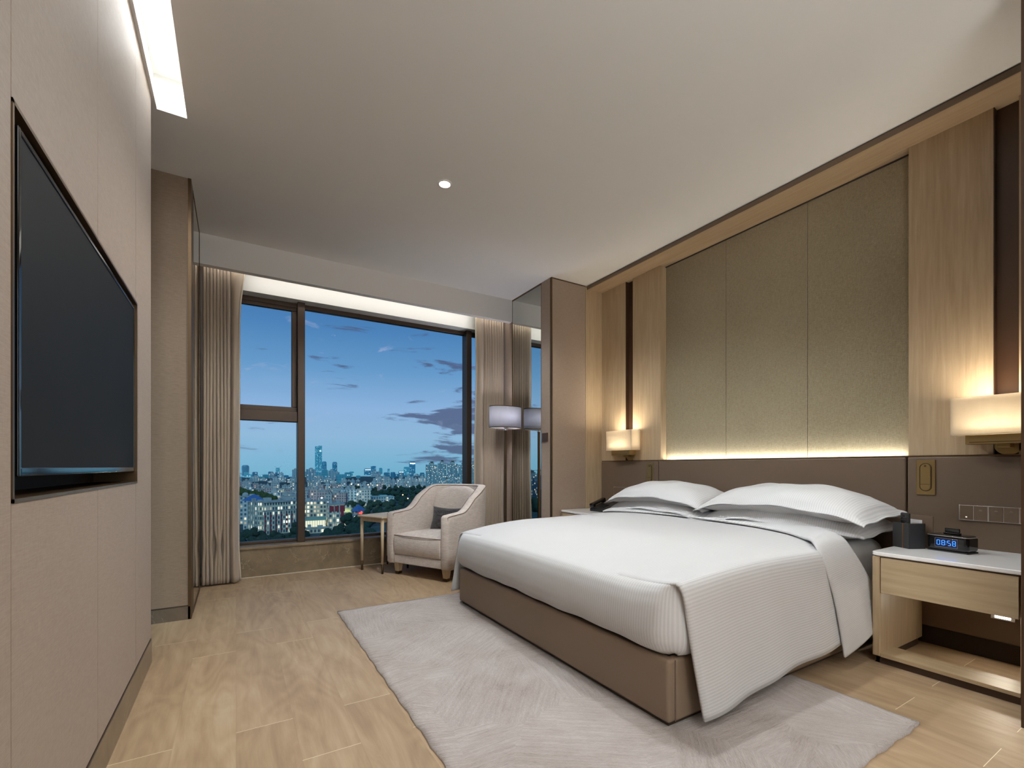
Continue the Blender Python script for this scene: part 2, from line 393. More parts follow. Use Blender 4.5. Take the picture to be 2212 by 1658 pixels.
# window wall: header, sill wall, returns
ST(B('wall_window', M['white'], [(-1.3, 3.4, 4.62, 4.90, 2.50, 2.86), (-1.3, -.10, 4.62, 4.90, 0, 2.50), (2.62, 3.4, 4.62, 4.90, 0, 2.50)]))
ST(B('trim_4', M['marble'], [(-.10, 2.62, 4.62, 4.90, 0, .245)]), 'brown marble wall below the window')
ST(B('trim_5', M['marble'], [(-.12, 2.607, 4.605, 4.88, .245, .27)], bevel=.004), 'brown marble window ledge')
ST(B('baseboard_window', M['sheer'], (-.24, 2.607, 4.612, 4.62, 0, .006)), 'pale joint line at the foot of the marble wall')
# window frame: mullions, transom, sash, panes
win = ST(B('window_1', M['bronze_d'], [(-.10, 2.62, 4.74, 4.80, 2.46, 2.50), (-.10, 2.62, 4.74, 4.80, .27, .295),
    (.490, .553, 4.68, 4.80, .27, 2.50), (2.216, 2.279, 4.68, 4.80, .27, 2.50), (-.10, -.04, 4.72, 4.80, .27, 2.50), (2.56, 2.62, 4.72, 4.80, .27, 2.50)], bevel=.004), 'bronze framed window wall onto the dusk city')
B('transom', M['bronze_d'], [(-.04, .49, 4.70, 4.79, 1.385, 1.48)], win, .004)
B('sash_frame', M['bronze_d'], [(-.04, .49, 4.74, 4.785, 1.48, 1.525), (-.04, .49, 4.74, 4.785, 2.425, 2.46), (.444, .49, 4.74, 4.785, 1.525, 2.425), (-.04, .0, 4.74, 4.785, 1.525, 2.425)], win, .004)
for n_, d_ in (('pane', (.0, .444, 4.758, 4.766, 1.525, 2.425)), ('pane', (-.04, .49, 4.768, 4.776, .295, 1.385)), ('pane', (.553, 2.216, 4.768, 4.776, .295, 2.46)), ('pane', (2.279, 2.56, 4.768, 4.776, .295, 2.46))):
    B(n_, M['glass'], d_, win)
# television wall with niche
zs = ((YB, -1.3), (-1.297, -.5), (-.497, .59), (.593, 1.2215), (1.2245, 1.8515), (1.8545, 2.4695), (2.4725, 2.875))
NY0, NY1, NZ0, NZ1 = 1.2245, 2.50, .898, 1.662
d = []
for a_, b_ in zs:
    if b_ <= NY0+.001 or a_ >= NY1: d.append((-.377, XL, a_, b_, .122, 2.8))
    else:
        a2, b2 = max(a_, NY0), min(b_, NY1)
        d += [(-.377, XL, a_, b_, .122, NZ0), (-.377, XL, a_, b_, NZ1, 2.8)]
        if b_ > NY1: d.append((-.377, XL, NY1, b_, NZ0, NZ1))
wl = ST(B('wall_left', M['paper'], d))
B('wall_core', M['seam'], [(-.50, -.3785, YB, 2.87, .118, NZ0-.004), (-.50, -.3785, YB, 2.87, NZ1+.004, 2.8), (-.50, -.3785, YB, NY0-.004, NZ0-.004, NZ1+.004), (-.50, -.3785, NY1+.004, 2.87, NZ0-.004, NZ1+.004), (-.56, -.50, YB, 2.87, .118, 2.8)], wl)
B('niche_trim', M['bronze'], [(-.50, -.360, NY0, NY0+.008, NZ0, NZ1), (-.50, -.360, NY1-.008, NY1, NZ0, NZ1), (-.50, -.360, NY0, NY1, NZ0, NZ0+.008), (-.50, -.360, NY0, NY1, NZ1-.008, NZ1)], wl)
ST(B('baseboard_left', M['marble'], [(-.56, -.358, YB, 2.875, 0, .112)]), 'brown marble baseboard under the television wall')
ST(B('trim_6', M['bronze_d'], [(-.56, -.360, YB, 2.875, .112, .118)]), 'dark metal strip over the left baseboard')
# recess behind the television wall and the left pier
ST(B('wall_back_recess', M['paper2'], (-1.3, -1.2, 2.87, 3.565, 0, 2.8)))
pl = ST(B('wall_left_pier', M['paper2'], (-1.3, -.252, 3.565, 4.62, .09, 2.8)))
B('corner_trim', M['bronze'], [(-.262, -.2445, 3.560, 3.585, 0, 2.8), (-.252, -.2445, 3.585, 3.70, 0, 2.8)], pl)
B('mirror_panel', M['mirror'], (-.252, -.246, 3.715, 4.325, .02, 2.79), pl)
B('mirror_frame', M['bronze'], [(-.252, -.2435, 3.705, 3.715, 0, 2.8), (-.252, -.2435, 4.325, 4.335, 0, 2.8), (-.252, -.2435, 3.715, 4.325, 2.79, 2.8), (-.252, -.2435, 3.715, 4.325, 0, .02)], pl)
ST(B('baseboard_left_pier', M['marble_d'], (-1.3, -.250, 3.560, 4.62, 0, .082)), 'dark marble baseboard of the left pier')
ST(B('trim_7', M['bronze_d'], (-1.3, -.252, 3.5625, 3.60, .082, .09)), 'dark metal strip over the left pier baseboard')
# right pier with tall mirror
pr = ST(B('wall_right_pier', M['paper'], [(2.613, 3.035, 3.612, 4.62, 0, 2.8), (2.607, 2.64, 3.63, 3.775, 0, 2.8), (2.607, 2.64, 4.345, 4.62, 0, 2.8)]))
B('corner_trim', M['bronze'], [(2.609, 2.62, 3.607, 3.63, 0, 2.8), (2.612, 3.035, 3.6095, 3.615, 2.79, 2.8)], pr)
B('mirror_panel', M['mirror'], (2.609, 2.613, 3.782, 4.338, .02, 2.785), pr)
B('mirror_frame', M['bronze'], [(2.6065, 2.613, 3.775, 3.782, 0, 2.8), (2.6065, 2.613, 4.338, 4.345, 0, 2.8), (2.6065, 2.613, 3.782, 4.338, 2.785, 2.8), (2.6065, 2.613, 3.782, 4.338, 0, .02)], pr)
# head wall: core, oak niche frame, oak boards, dark channels, fabric panels
ST(B('wall_right', M['paper'], (3.40, 3.5, YB, 4.9, 0, 2.86)))
ST(B('trim_8', M['oakv'], [(3.052, 3.40, 3.605, 3.625, 0, 2.765), (3.034, 3.054, 3.607, 3.625, 0, 2.785)]), 'pale oak upright of the head wall niche')
ST(B('trim_9', M['oaky'], [(3.056, 3.40, -.6, 3.605, 2.764, 2.79)]), 'pale oak lining under the head wall beam')
ST(B('trim_10', M['leather'], [(3.05, 3.056, -.6, 3.607, 2.762, 2.793)]), 'brown front edge of the head wall beam')
ST(B('trim_11', M['seam'], [(3.054, 3.40, -.6, 3.60, 2.793, 2.80)]), 'black shadow gap between beam and ceiling')
ST(B('trim_12', M['oakv'], [(3.25, 3.40, 3.266, 3.605, 1.0, 2.764), (3.25, 3.40, 2.837, 3.172, 1.0, 2.764)]), 'pale oak wall boards at the window end')
ST(B('trim_13', M['oakv'], [(3.25, 3.40, .733, 1.071, 1.0, 2.764), (3.25, 3.40, -.1, .645, 1.0, 2.764)]), 'pale oak wall boards at the near end')
ST(B('trim_14', M['walnut'], [(3.29, 3.40, 3.172, 3.266, 1.0, 2.764), (3.25, 3.29, 3.262, 3.266, 1.0, 2.764)]), 'dark brown channel between oak boards by the window')
ST(B('trim_15', M['walnut'], [(3.29, 3.40, .645, .733, 1.0, 2.764), (3.25, 3.29, .729, .733, 1.0, 2.764)]), 'dark brown channel between oak boards near the bedside lamp')
fp = ST(B('wall_fabric', M['fabric'], [(3.322, 3.40, 1.0715, 1.6395, 1.0, 2.764), (3.322, 3.40, 1.6425, 2.2445, 1.0, 2.764), (3.322, 3.40, 2.2475, 2.8365, 1.0, 2.764)]), 'three olive brown fabric panels over the headboard')
B('joint', M['seam'], [(3.33, 3.39, 1.6385, 1.6435, 1.0, 2.764), (3.33, 3.39, 2.2435, 2.2485, 1.0, 2.764), (3.312, 3.33, 1.0715, 2.8365, 2.758, 2.764)], fp)
B('light_ledge', M['white'], (3.30, 3.322, 1.0715, 2.8365, 1.0, 1.02), fp)
ST(B('baseboard_right', M['marble_d'], (3.385, 3.40, -2.2, 3.605, 0, .10)), 'dark marble baseboard behind the nightstands')
ST(B('wall_rear', M['paper'], (-.6, 3.5, YB-.1, YB, 0, 2.86)))
ST(B('wall_partition', M['walnut'], (2.50, 3.40, .30, .491, 0, 2.8)), 'dark brown panel edge at the right border beside the nightstand')

# ------------------------------------------------------------------ headboard
hb = T('headboard', 'long brown leather headboard behind the bed', 'headboard', (3.27, 2.05, 0))
for a_, b_ in ((2.853, 3.598), (1.0785, 2.847), (.495, 1.0725)):
    B('leather_panel', M['leather'], (3.235, 3.30, a_, b_, .10, 1.022), hb, .008, seg=3)
B('top_edge', M['bronze'], (3.242, 3.30, .495, 3.598, 1.022, 1.030), hb)
B('core_board', M['seam'], (3.262, 3.385, .495, 3.598, .0, 1.0), hb)

# ------------------------------------------------------------------ television
tv = T('television', 'large black flat television set into the wall niche', 'television', (-.40, 1.9, .95))
B('casing', M['black'], [(-.430, -.372, 1.275, 2.488, .948, 1.640)], tv, .006, seg=3)
B('bezel', M['black'], [(-.373, -.3665, 1.275, 1.288, .948, 1.640), (-.373, -.3665, 2.476, 2.488, .948, 1.640), (-.373, -.3665, 1.288, 2.476, 1.628, 1.640), (-.373, -.3665, 1.288, 2.476, .948, .966)], tv, .002)
B('screen', M['screen'], (-.374, -.3695, 1.288, 2.476, .966, 1.628), tv)
B('wall_bracket', M['blackm'], (-.50, -.43, 1.7, 2.0, 1.1, 1.4), tv)

# ------------------------------------------------------------------ downlight
dl = T('downlight', 'small round recessed downlight glowing in the ceiling', 'downlight', (1.16, 2.78, 2.8))
bm = bmesh.new()
n = 40
rings = [[bm.verts.new((1.16+r*math.cos(2*PI*i/n), 2.78+r*math.sin(2*PI*i/n), zz)) for i in range(n)] for r, zz in ((.047, 2.7995), (.047, 2.797), (.036, 2.796), (.034, 2.7995))]
for a_, b_ in zip(rings, rings[1:]):
    for i in range(n): bm.faces.new((a_[i], a_[(i+1) % n], b_[(i+1) % n], b_[i]))
O('ring', bm, M['white'], dl, smooth=True)
bm = bmesh.new(); cyl(bm, 1.16, 2.78, 2.7965, 2.7995, .0345); O('lens', bm, M['led'], dl)

# ------------------------------------------------------------------ rug
def edge_wave(t, k): return .006*math.sin(t*37+k)+.004*math.sin(t*91+k*2)
bm = bmesh.new()
def rugf(u, v):
    x = .577+u*(2.20-.577); y = .69+v*(3.212-.69)
    if u in (0, 1): x += edge_wave(v*2.5, u)*.5
    if v in (0, 1): y += edge_wave(u*1.6, v)*.5
    e = min(u*(1-u)*4*3, v*(1-v)*4*4, 1)
    return (x, y, .013*min(1, e*12)+.0008*math.sin(x*43)*math.cos(y*39))
G = grid(bm, 60, 90, rugf)
rim = [G[i][0] for i in range(61)]+[G[60][j] for j in range(1, 91)]+[G[i][90] for i in range(59, -1, -1)]+[G[0][j] for j in range(89, 0, -1)]
low = [bm.verts.new((v.co.x, v.co.y, .0)) for v in rim]
for v in rim: v.co.z = .009
for i in range(len(rim)): bm.faces.new((rim[i], rim[(i+1) % len(rim)], low[(i+1) % len(rim)], low[i]))
tag(O('rug', bm, M['rug'], smooth=True, ), 'pale grey-taupe carved pile rug under the bed', 'rug')

# ================================================================== BED
bed = T('bed', 'king size bed with brown leather base and white mattress', 'bed', (2.3, 2.05, 0))
BX, BY0, BY1, BH = 1.345, 1.135, 2.965, .262
bm = bmesh.new()
def soft(d, nm, m=M['leather_b'], bev=.014): return B(nm, m, d, bed, bev, seg=4)
soft((BX, BX+.05, BY0+.003, BY1-.003, .03, BH), 'foot_panel'); soft((BX+.035, 3.23, BY0, BY0+.045, .03, BH), 'side_panel'); soft((BX+.035, 3.23, BY1-.045, BY1, .03, BH), 'side_panel')
B('plinth', M['bronze_d'], (BX+.02, 3.2, BY0+.02, BY1-.02, .0135, .035), bed)
bm = bmesh.new(); tube(bm, [(BX+.036, BY0+.001, .035), (BX+.036, BY0+.001, BH-.004)], .0022); O('corner_seam', bm, M['piping'], bed)
B('box_base', M['seam'], (BX+.05, 3.2, BY0+.045, BY1-.045, .05, .262), bed)
bm = bmesh.new(); box(bm, 1.60, 3.225, 1.165, 2.935, .255, .555)
o = O('mattress', bm, M['sheet'], bed, .07, seg=5)

# duvet: top with two hanging sides plus the tucked foot end, one cloth
def head_x(t):   # head end of the duvet for t = 0 near hem .. 1 far hem
    return None
YN, YF = 1.125, 2.975            # top edges
def zt(x, y):                    # height of the top surface
    q = (y-2.05)/.925
    z = .602 - .030*abs(q)**4 + .006*math.sin(x*3.1+y*1.7)
    f = min(1, max(0, (1.95-x)/.585)); z -= (.085-(.060 if q < 0 else .015)*abs(q)**6)*f**1.8
    return z
def foot_prof(s, y):             # s 0 top .. 1 tucked
    q = abs((y-2.05)/.91); c = q**7
    px = (1.365, 1.343, 1.325, 1.312, 1.305, 1.303, 1.309, 1.328, 1.362)
    pz = (0, -.010, -.034, -.080, -.135, -.185, -.225, -.257, -.278)
    k = s*8; i = min(7, int(k)); f = k-i
    X = px[i]*(1-f)+px[i+1]*f; Z = pz[i]*(1-f)+pz[i+1]*f
    X2 = X+.012*c; return X2, Z*(1-.0*c)
bm = bmesh.new(); uvl = bm.loops.layers.uv.verify()
NX, NYt = 46, 60
def head_top(y):                 # x where the duvet ends at the pillows
    q = max(0, (1.55-y)/.43); return 2.90 - .30*q**1.7
def topf(u, v):
    y = YN+v*(YF-YN); x0 = 1.365; x = x0+u*(head_top(y)-x0)
    return (x, y, zt(x, y))
G = grid(bm, NX, NYt, topf, lambda u, v: ((YN+v*(YF-YN)), u*1.5))
# near hanging side
def sidef(sgn):
    def f(u, s):
        p = topf(u, 0 if sgn < 0 else 1)
        xs = 1.452 if sgn < 0 else 1.315; xh = xs+u*(2.855-xs); zh = (.045+.115*u**1.2) if sgn < 0 else (.085+.05*u)
        top = Vector(p); x = top.x+(xh-top.x)*s
        if u == 0 and s > 0: x -= .0
        z = top.z+(zh-top.z)*s
        r = min(1, s/.16); out = .035*math.sin(r*PI/2)+.018*s*s+.010*math.sin(u*9+1)*s+.006*math.sin(u*23)*s
        if s < .16: z = top.z-(1-math.cos(r*PI/2))*.075*1.0+(0)
        else:
            zz = top.z-.075; z = zz+(zh-zz)*((s-.16)/.84)
        return (x, top.y+sgn*out, z)
    return f
for sgn in (-1, 1):
    fs = sidef(sgn)
    Gs = grid(bm, NX, 22, fs, (lambda u, s: (YN-.55*s, u*1.5)) if sgn < 0 else (lambda u, s: (YF+.55*s, u*1.5)))
    for i in range(NX+1):
        bmesh.ops.pointmerge(bm, verts=[Gs[i][0], G[i][0 if sgn < 0 else NYt]], merge_co=G[i][0 if sgn < 0 else NYt].co.copy()) if False else None
def footf(v, s):
    WR = (YF-YN)/60*4; L = 2*WR+(YF-YN); t = v*L; k = 0
    if t < WR: bx, by, nx, ny = 1.365+(WR-t), YN, 0, -1; e = WR-t
    elif t > L-WR: bx, by, nx, ny = 1.365+(t-L+WR), YF, 0, 1; e = t-L+WR
    else: bx, by, nx, ny = 1.365, YN+(t-WR), -1, 0; e = min(t-WR, L-WR-t)
    X, dz = foot_prof(s, by); o_ = 1.365-X
    side = nx == 0; w_ = max(0, 1-e/.09)*.5; w_ = w_*w_*2*1.0      # share of the other face's normal near the corner
    sgn = -1 if by < 2.05 else 1
    if side: n_ = Vector((-w_, sgn, 0)).normalized(); o_ *= .35+.65*w_*2
    else: n_ = Vector((-1, sgn*w_, 0)).normalized()
    ins = .030*min(1, s*4)*max(0, 1-e/.07)**2
    P0 = topf(0, (by-YN)/(YF-YN)) if not side else (bx, by, zt(bx, by))
    w = (.0022*math.sin(by*9)+.0016*math.sin(by*23+1))*s
    z = P0[2]+dz*(P0[2]-.270)/.278+w*(s > .8)
    return (bx+n_.x*o_+ins*(0 if side else 1)*1.0+w, by+n_.y*o_-sgn*ins*1.0, z)
grid(bm, 68, 24, footf, lambda v, s: ((YN-.1233+v*(YF-YN+.2467)), -.35*s))
bmesh.ops.remove_doubles(bm, verts=bm.verts, dist=.0008)
du = O('duvet', bm, M['linen'], None, smooth=True, solid=.010, off=-1)
tag(du, 'white satin-stripe duvet tucked at the foot of the bed', 'duvet')
# turned-back top of the duvet
bm = bmesh.new()
def spl(pts, t, add):
    P_ = []
    for p in pts:
        p = Vector(p)
        if p.z == 0: p.z = zt(p.x, p.y)+add
        P_.append(p)
    k = t*(len(P_)-1); i = min(len(P_)-2, int(k)); f = k-i
    a, b, c, d = P_[max(0, i-1)], P_[i], P_[i+1], P_[min(len(P_)-1, i+2)]
    return .5*((2*b)+(c-a)*f+(2*a-5*b+4*c-d)*f*f+(3*b-a-3*c+d)*f**3)
def foldA(t):  # hem line towards the foot, t 0 near hem on floor side .. 1 far side
    pts = [(2.455, 1.062, .065), (2.435, 1.066, .20), (2.40, 1.075, .36), (2.345, 1.095, .52), (2.375, 1.150, .590), (2.53, 1.28, 0), (2.64, 1.45, 0), (2.72, 1.75, 0), (2.745, 2.35, 0), (2.70, 2.80, 0), (2.66, 2.95, 0)]
    return spl(pts, t, 0)
def foldB(t):
    pts = [(2.862, 1.062, .17), (2.82, 1.066, .28), (2.76, 1.075, .40), (2.66, 1.095, .53), (2.66, 1.145, .597), (2.76, 1.28, 0), (2.86, 1.45, 0), (2.915, 1.75, 0), (2.92, 2.35, 0), (2.92, 2.80, 0), (2.92, 2.95, 0)]
    return spl(pts, t, .034)
def foldf(t, s):
    a, b = foldA(t), foldB(t); p = a.lerp(b, s)
    lift = .016+.012*math.sin(s*PI)
    side = 1-min(1, t/.36) if t < .36 else 0
    up = Vector((0, -1, 0))*side+Vector((0, 0, 1))*(1-side)
    return tuple(p+up*lift)
grid(bm, 90, 14, foldf, lambda t, s: (t*2.4, s*.3))
fo = O('folded_edge', bm, M['linen'], du, smooth=True, solid=.013, off=-1)
s_ = fo.modifiers.new('sm', 'SMOOTH'); s_.iterations = 3

# pillows
def pillow(loc, sx, sy, T_, rz, tilt, seed, droop=.05, label='', pitch=0):
    t = T('pillow', label, 'pillow', loc, rz, 'white pillows at the head of the bed')
    bm = bmesh.new(); rnd = random.Random(seed); ph = [rnd.uniform(0, 6) for _ in range(8)]
    R = Matrix.Rotation(tilt, 4, 'Y') @ Matrix.Rotation(pitch, 4, 'X')
    N = 44; FL = .045
    def f(side):
        def g(u, v):
            a, b = u*2-1, v*2-1
            # even spacing with flange
            ia, ib = min(1, abs(a)/.91), min(1, abs(b)/.95)
            th = max(0, (1-ia**2.6))**.62*max(0, (1-ib**3.2))**.55
            px = a*sx/2*(1-.05*(1-abs(b)**2)*0+(-.05*(1-b*b)) if abs(a) > .5 else 1)
            px = a*sx/2*(1-.045*(1-b*b)*abs(a)); py = b*sy/2*(1-.030*(1-a*a)*abs(b))
            z = side*(th*T_/2+.002) - droop*abs(b)**2.6
            z += .004*math.sin(b*9+ph[0])*math.cos(a*6+ph[1])*th*2
            e = max(0, max(abs(a)-.88, abs(b)-.92))/.12
            z += e*(.005*math.sin(b*9+ph[2])*(abs(a) > .88)+.006*math.sin(a*7+ph[3])*(abs(b) > .92)-.012)
            if side > 0: z += .006*math.sin(b*26+ph[4])*th*(ib > .75)
            return tuple(R @ Vector((px, py, z)))
        return g
    grid(bm, N, N, f(1), lambda u, v: (u*sx, v*sy)); grid(bm, N, N, f(-1), lambda u, v: (u*sx, v*sy))
    bmesh.ops.remove_doubles(bm, verts=bm.verts, dist=.003)
    O('pillowcase', bm, M['pillow'], t, smooth=True, world=False)
    return t
PZ = .655
pillow((2.988, 1.585, PZ+.008), .50, 1.00, .185, 0, math.radians(-4), 1, .045, 'lower white pillow of the stack beside the alarm clock')
pillow((2.988, 2.53, PZ+.008), .50, .95, .185, 0, math.radians(-4), 2, .045, 'lower white pillow of the stack beside the telephone')
pillow((2.960, 2.515, .764), .50, .96, .165, math.radians(2), math.radians(-5), 3, .075, 'upper white pillow of the stack beside the telephone')
pillow((2.950, 1.575, .768), .50, 1.03, .175, math.radians(-1.5), math.radians(-5), 4, .070, 'upper white pillow of the stack beside the alarm clock')

# ================================================================== NIGHTSTANDS
def nightstand(y0, y1, label, near):
    t = T('nightstand', label, 'nightstand', (2.97, (y0+y1)/2, 0), 0, None)
    bm = bmesh.new(); X0, X1 = 2.70, 3.234
    out = []
    r = .035; ys = y1 if near else y0; s = 1 if near else -1     # rounded corner on the bed side / far side
    pts = [(X1, y0), (X1, y1)]
    def arc(cx, cy, a0, a1): return [(cx+r*math.cos(a0+(a1-a0)*k/8), cy+r*math.sin(a0+(a1-a0)*k/8)) for k in range(9)]
    poly = [(X1, y0), (X1, y1)]+arc(X0+r, y1-r, PI/2, PI)+arc(X0+r, y0+r, PI, 1.5*PI)
    for dz, inset in ((.530, .006), (.534, 0), (.547, 0), (.550, .003)):
        out.append([bm.verts.new((px+(inset if px < 2.9 else 0), py+(inset if py < (y0+y1)/2 else -inset), dz)) for px, py in poly])
    for a_, b_ in zip(out, out[1:]):
        for i in range(len(poly)): bm.faces.new((a_[i], a_[(i+1) % len(poly)], b_[(i+1) % len(poly)], b_[i]))
    bm.faces.new(out[0][::-1]); bm.faces.new(out[-1])
    O('stone_top', bm, M['stone'], t)
    for a_, b_ in ((y0+.004, y0+.038), (y1-.038, y1-.004)):
        B('side_panel', M['oakv'], (2.712, 3.234, a_, b_, .035, .528), t, .006, seg=3)
    B('drawer', M['oakf'], (2.708, 2.728, y0+.041, y1-.041, .350, .524), t, .002)
    B('drawer_box', M['oakf'], (2.728, 3.20, y0+.041, y1-.041, .385, .52), t)
    B('bottom_rail', M['oakf'], (2.712, 2.87, y0+.038, y1-.038, .036, .052), t)
    B('plinth', M['bronze_d'], (2.73, 3.20, y1-.03, y1-.015, 0, .036), t) if near else None
    B('plinth_front', M['bronze_d'], (2.73, 2.75, y0+.01, y1-.01, 0, .036), t)
    return t
nightstand(.497, 1.043, 'pale oak nightstand with white top holding the alarm clock', True)
nightstand(3.03, 3.595, 'far nightstand beyond the bed carrying the telephone', False)

# night light
nl = T('night_light', 'small white night light glowing under the drawer', 'night light', (3.235, .695, .23))
B('plate', M['chrome'], (3.226, 3.2345, .652, .738, .214, .250), nl, .002); B('diffuser', emit_mat('night_light_glow', (1, .93, .80, 1), 9), (3.222, 3.227, .668, .722, .222, .243), nl)
lamp('night_light_glow', 'AREA', (3.216, .695, .235), .55, (1, .9, .72), (0, math.radians(75), 0), shape='RECTANGLE', size=.03, size_y=.05)

# ------------------------------------------------------------------ sconces
def sconce(yc, label):
    t = T('wall_sconce', label, 'wall sconce', (3.25, yc, 1.05), 0, None)
    x0, x1, a_, b_, z0, z1 = 3.105, 3.225, yc-.165, yc+.165, 1.125, 1.312
    bm = bmesh.new()
    for dd in ((x0, x0+.006, a_, b_, z0, z1), (x1-.006, x1, a_, b_, z0, z1), (x0+.006, x1-.006, a_, a_+.006, z0, z1), (x0+.006, x1-.006, b_-.006, b_, z0, z1)): box(bm, *dd)
    box(bm, x0+.006, x1-.006, a_+.006, b_-.006, z0, z0+.005)
    O('glass_shade', bm, M['amber'], t)
    B('light_bar', M['brass'], [(3.125, 3.205, yc-.125, yc+.115, 1.079, 1.124)], t, .002)
    B('bar_groove', M['bronze'], [(3.1238, 3.126, yc-.10, yc+.10, 1.087, 1.090)], t)
    led = B('led_strip', M['ledw'], [(3.145, 3.175, yc-.115, yc+.105, 1.131, 1.140)], t)
    bm = bmesh.new(); cyl(bm, yc-.01, 1.078, 3.25, 3.292, .052, n=36, axis='x'); O('round_backplate', bm, M['brass'], t, .002)
    B('arm', M['brass'], [(3.19, 3.26, yc-.03, yc+.02, 1.06, 1.10)], t, .004)
    lamp('sconce_glow', 'AREA', (3.165, yc, 1.146), 2.6, (1, .88, .70), (PI, 0, 0), shape='RECTANGLE', size=.05, size_y=.22)
    lamp('sconce_wash', 'AREA', (3.165, yc, 1.30), 2.2, (1, .88, .70), (PI, 0, 0), shape='RECTANGLE', size=.08, size_y=.28)
sconce(.690, 'brass wall sconce with glowing amber glass above the nightstand with the clock')
sconce(3.218, 'brass wall sconce with glowing amber glass above the telephone')

# ------------------------------------------------------------------ plates and switches on the headboard
def pill_outline(yc, z0, z1, r, x):
    p = [(x, yc+r*math.cos(a), z1-r+r*math.sin(a)) for a in [PI*k/12 for k in range(13)]]
    p += [(x, yc-r*math.cos(a), z0+r-r*math.sin(a)) for a in [PI*k/12 for k in range(13)]]
    return p
def reading_light(yc, label):
    t = T('reading_light', label, 'reading light', (3.235, yc, .9))
    B('brass_plate', M['brass'], (3.2285, 3.2345, yc-.040, yc+.040, .815, 1.004), t, .0015)
    bm = bmesh.new(); pts = pill_outline(yc, .840, .982, .021, 3.2265)
    a_ = [bm.verts.new(p) for p in pts]; b_ = [bm.verts.new((3.2215, p[1], p[2])) for p in pts]
    bm.faces.new(b_); [bm.faces.new((a_[i], a_[(i+1) % len(a_)], b_[(i+1) % len(a_)], b_[i])) for i in range(len(a_))]
    bm.faces.new(a_[::-1])
    O('lamp_head', bm, M['brass'], t)
    bm = bmesh.new(); tube(bm, pill_outline(yc, .836, .986, .025, 3.2275), .0014, 6, True); tube(bm, [(3.2213, yc-.021, .872), (3.2213, yc+.021, .872)], .0009, 6); O('outline_groove', bm, M['seam'], t)
    bm = bmesh.new(); cyl(bm, yc, .972, 3.2195, 3.2215, .005, axis='x'); O('button', bm, M['bronze'], t)
reading_light(.990, 'brass recessed reading light plate above the remote holder')
reading_light(2.941, 'brass recessed reading light plate behind the far pillow stack')
def switches(y1, cells, label, led_):
    w_ = sum(cells)+.004*2
    t = T('switch_panel', label, 'light switch', (3.235, y1-w_/2, .73))
    B('frame', M['chrome'], [(3.2275, 3.2345, y1-w_, y1, .692, .771)], t, .0015)
    y = y1-.004; kk = 0
    for k, c in enumerate(cells):
        B('switch_key', M['leather'], (3.2255, 3.2285, y-c+.0012, y-.0012, .6955, .7675), t, .001)
        if k == 0 and led_:
            B('indicator_lamp', emit_mat('indicator_glow', (1, .75, .5, 1), 3), (3.2245, 3.2257, y-c*.55, y-c*.45, .708, .7115), t)
        elif led_:
            B('key_legend', M['chrome'], [(3.2249, 3.2256, y-c*.62, y-c*.40, .745, .7462), (3.2249, 3.2256, y-c*.58, y-c*.44, .750, .7510)], t)
        y -= c
        if k % 2: y -= .0035
switches(.856, (.052, .052, .052, .052, .052, .052), 'row of brown switches with chrome frame beside the bedside sconce', True)
switches(3.41, (.052, .052, .052, .052), 'dark switch panel on the headboard above the telephone', False)
tag(B('thermostat', M['walnut'], (2.592, 2.607, 3.66, 3.745, 1.215, 1.300), None, .003), 'small square dark brown thermostat beside the tall mirror', 'thermostat')

# ------------------------------------------------------------------ alarm clock
def place(o_or_pts, c, rz):
    pass
ck = T('alarm_clock', 'black alarm clock with blue glowing digits on the nightstand', 'alarm clock', (3.035, .828, .5505), math.radians(-10))
bm = bmesh.new(); box(bm, -.05, .05, -.082, .082, .004, .084); O('case', bm, M['black'], ck, .018, seg=5, world=False)
bm = bmesh.new(); box(bm, -.046, .046, -.078, .078, 0, .006); O('foot', bm, M['blackm'], ck, world=False)
bm = bmesh.new(); pts = []
for cx, cy, a0 in ((.033, .065, 0), (-.033, .065, PI/2), (-.033, -.065, PI), (.033, -.065, 1.5*PI)):
    pts += [(cx+.0175*math.cos(a0+PI/2*k/6), cy+.0175*math.sin(a0+PI/2*k/6), .077) for k in range(7)]
tube(bm, pts, .0022, 6, True); O('chrome_rim', bm, M['chrome'], ck, smooth=True, world=False)
bm = bmesh.new(); box(bm, -.0515, -.0495, -.045, .045, .022, .066); O('display_window', bm, M['bluebg'], ck, .006, seg=3, world=False)
bm = bmesh.new(); rr_ = [(-.0518, sy_*(.045-.004)+.004*math.cos(a)*1, zc_+.004*math.sin(a)) for (sy_, zc_, a0) in ((1, .062, 0), (-1, .062, PI/2), (-1, .026, PI), (1, .026, 1.5*PI)) for a in [a0+PI/2*k/5 for k in range(6)]]
tube(bm, rr_, .0008, 6, True); O('display_rim', bm, M['chrome'], ck, smooth=True, world=False)
SEG = {'0': 'abcdef', '8': 'abcdefg', '5': 'acdfg'}
def digit(bm, ch, yc, zc):     # reads from -x side: left on the +y side
    hw, hh, t_ = .0056, .0115, .0012
    g = dict(a=(-hw, hw, hh-t_, hh+t_), d=(-hw, hw, -hh-t_, -hh+t_), g=(-hw, hw, -t_, t_), f=(hw-t_, hw+t_, .001, hh), e=(hw-t_, hw+t_, -hh, -.001), b=(-hw-t_, -hw+t_, .001, hh), c=(-hw-t_, -hw+t_, -hh, -.001))
    for s in SEG[ch]:
        y0, y1, z0, z1 = g[s]
        if s in 'adg': y0 += .0022; y1 -= .0022
        box(bm, -.0526, -.0516, yc+y0, yc+y1, zc+z0, zc+z1)
for ch, yc in (('0', .031), ('8', .0115), ('5', -.0115), ('8', -.031)):
    bm = bmesh.new(); digit(bm, ch, yc, .044); O('digit', bm, M['blue'], ck, world=False)
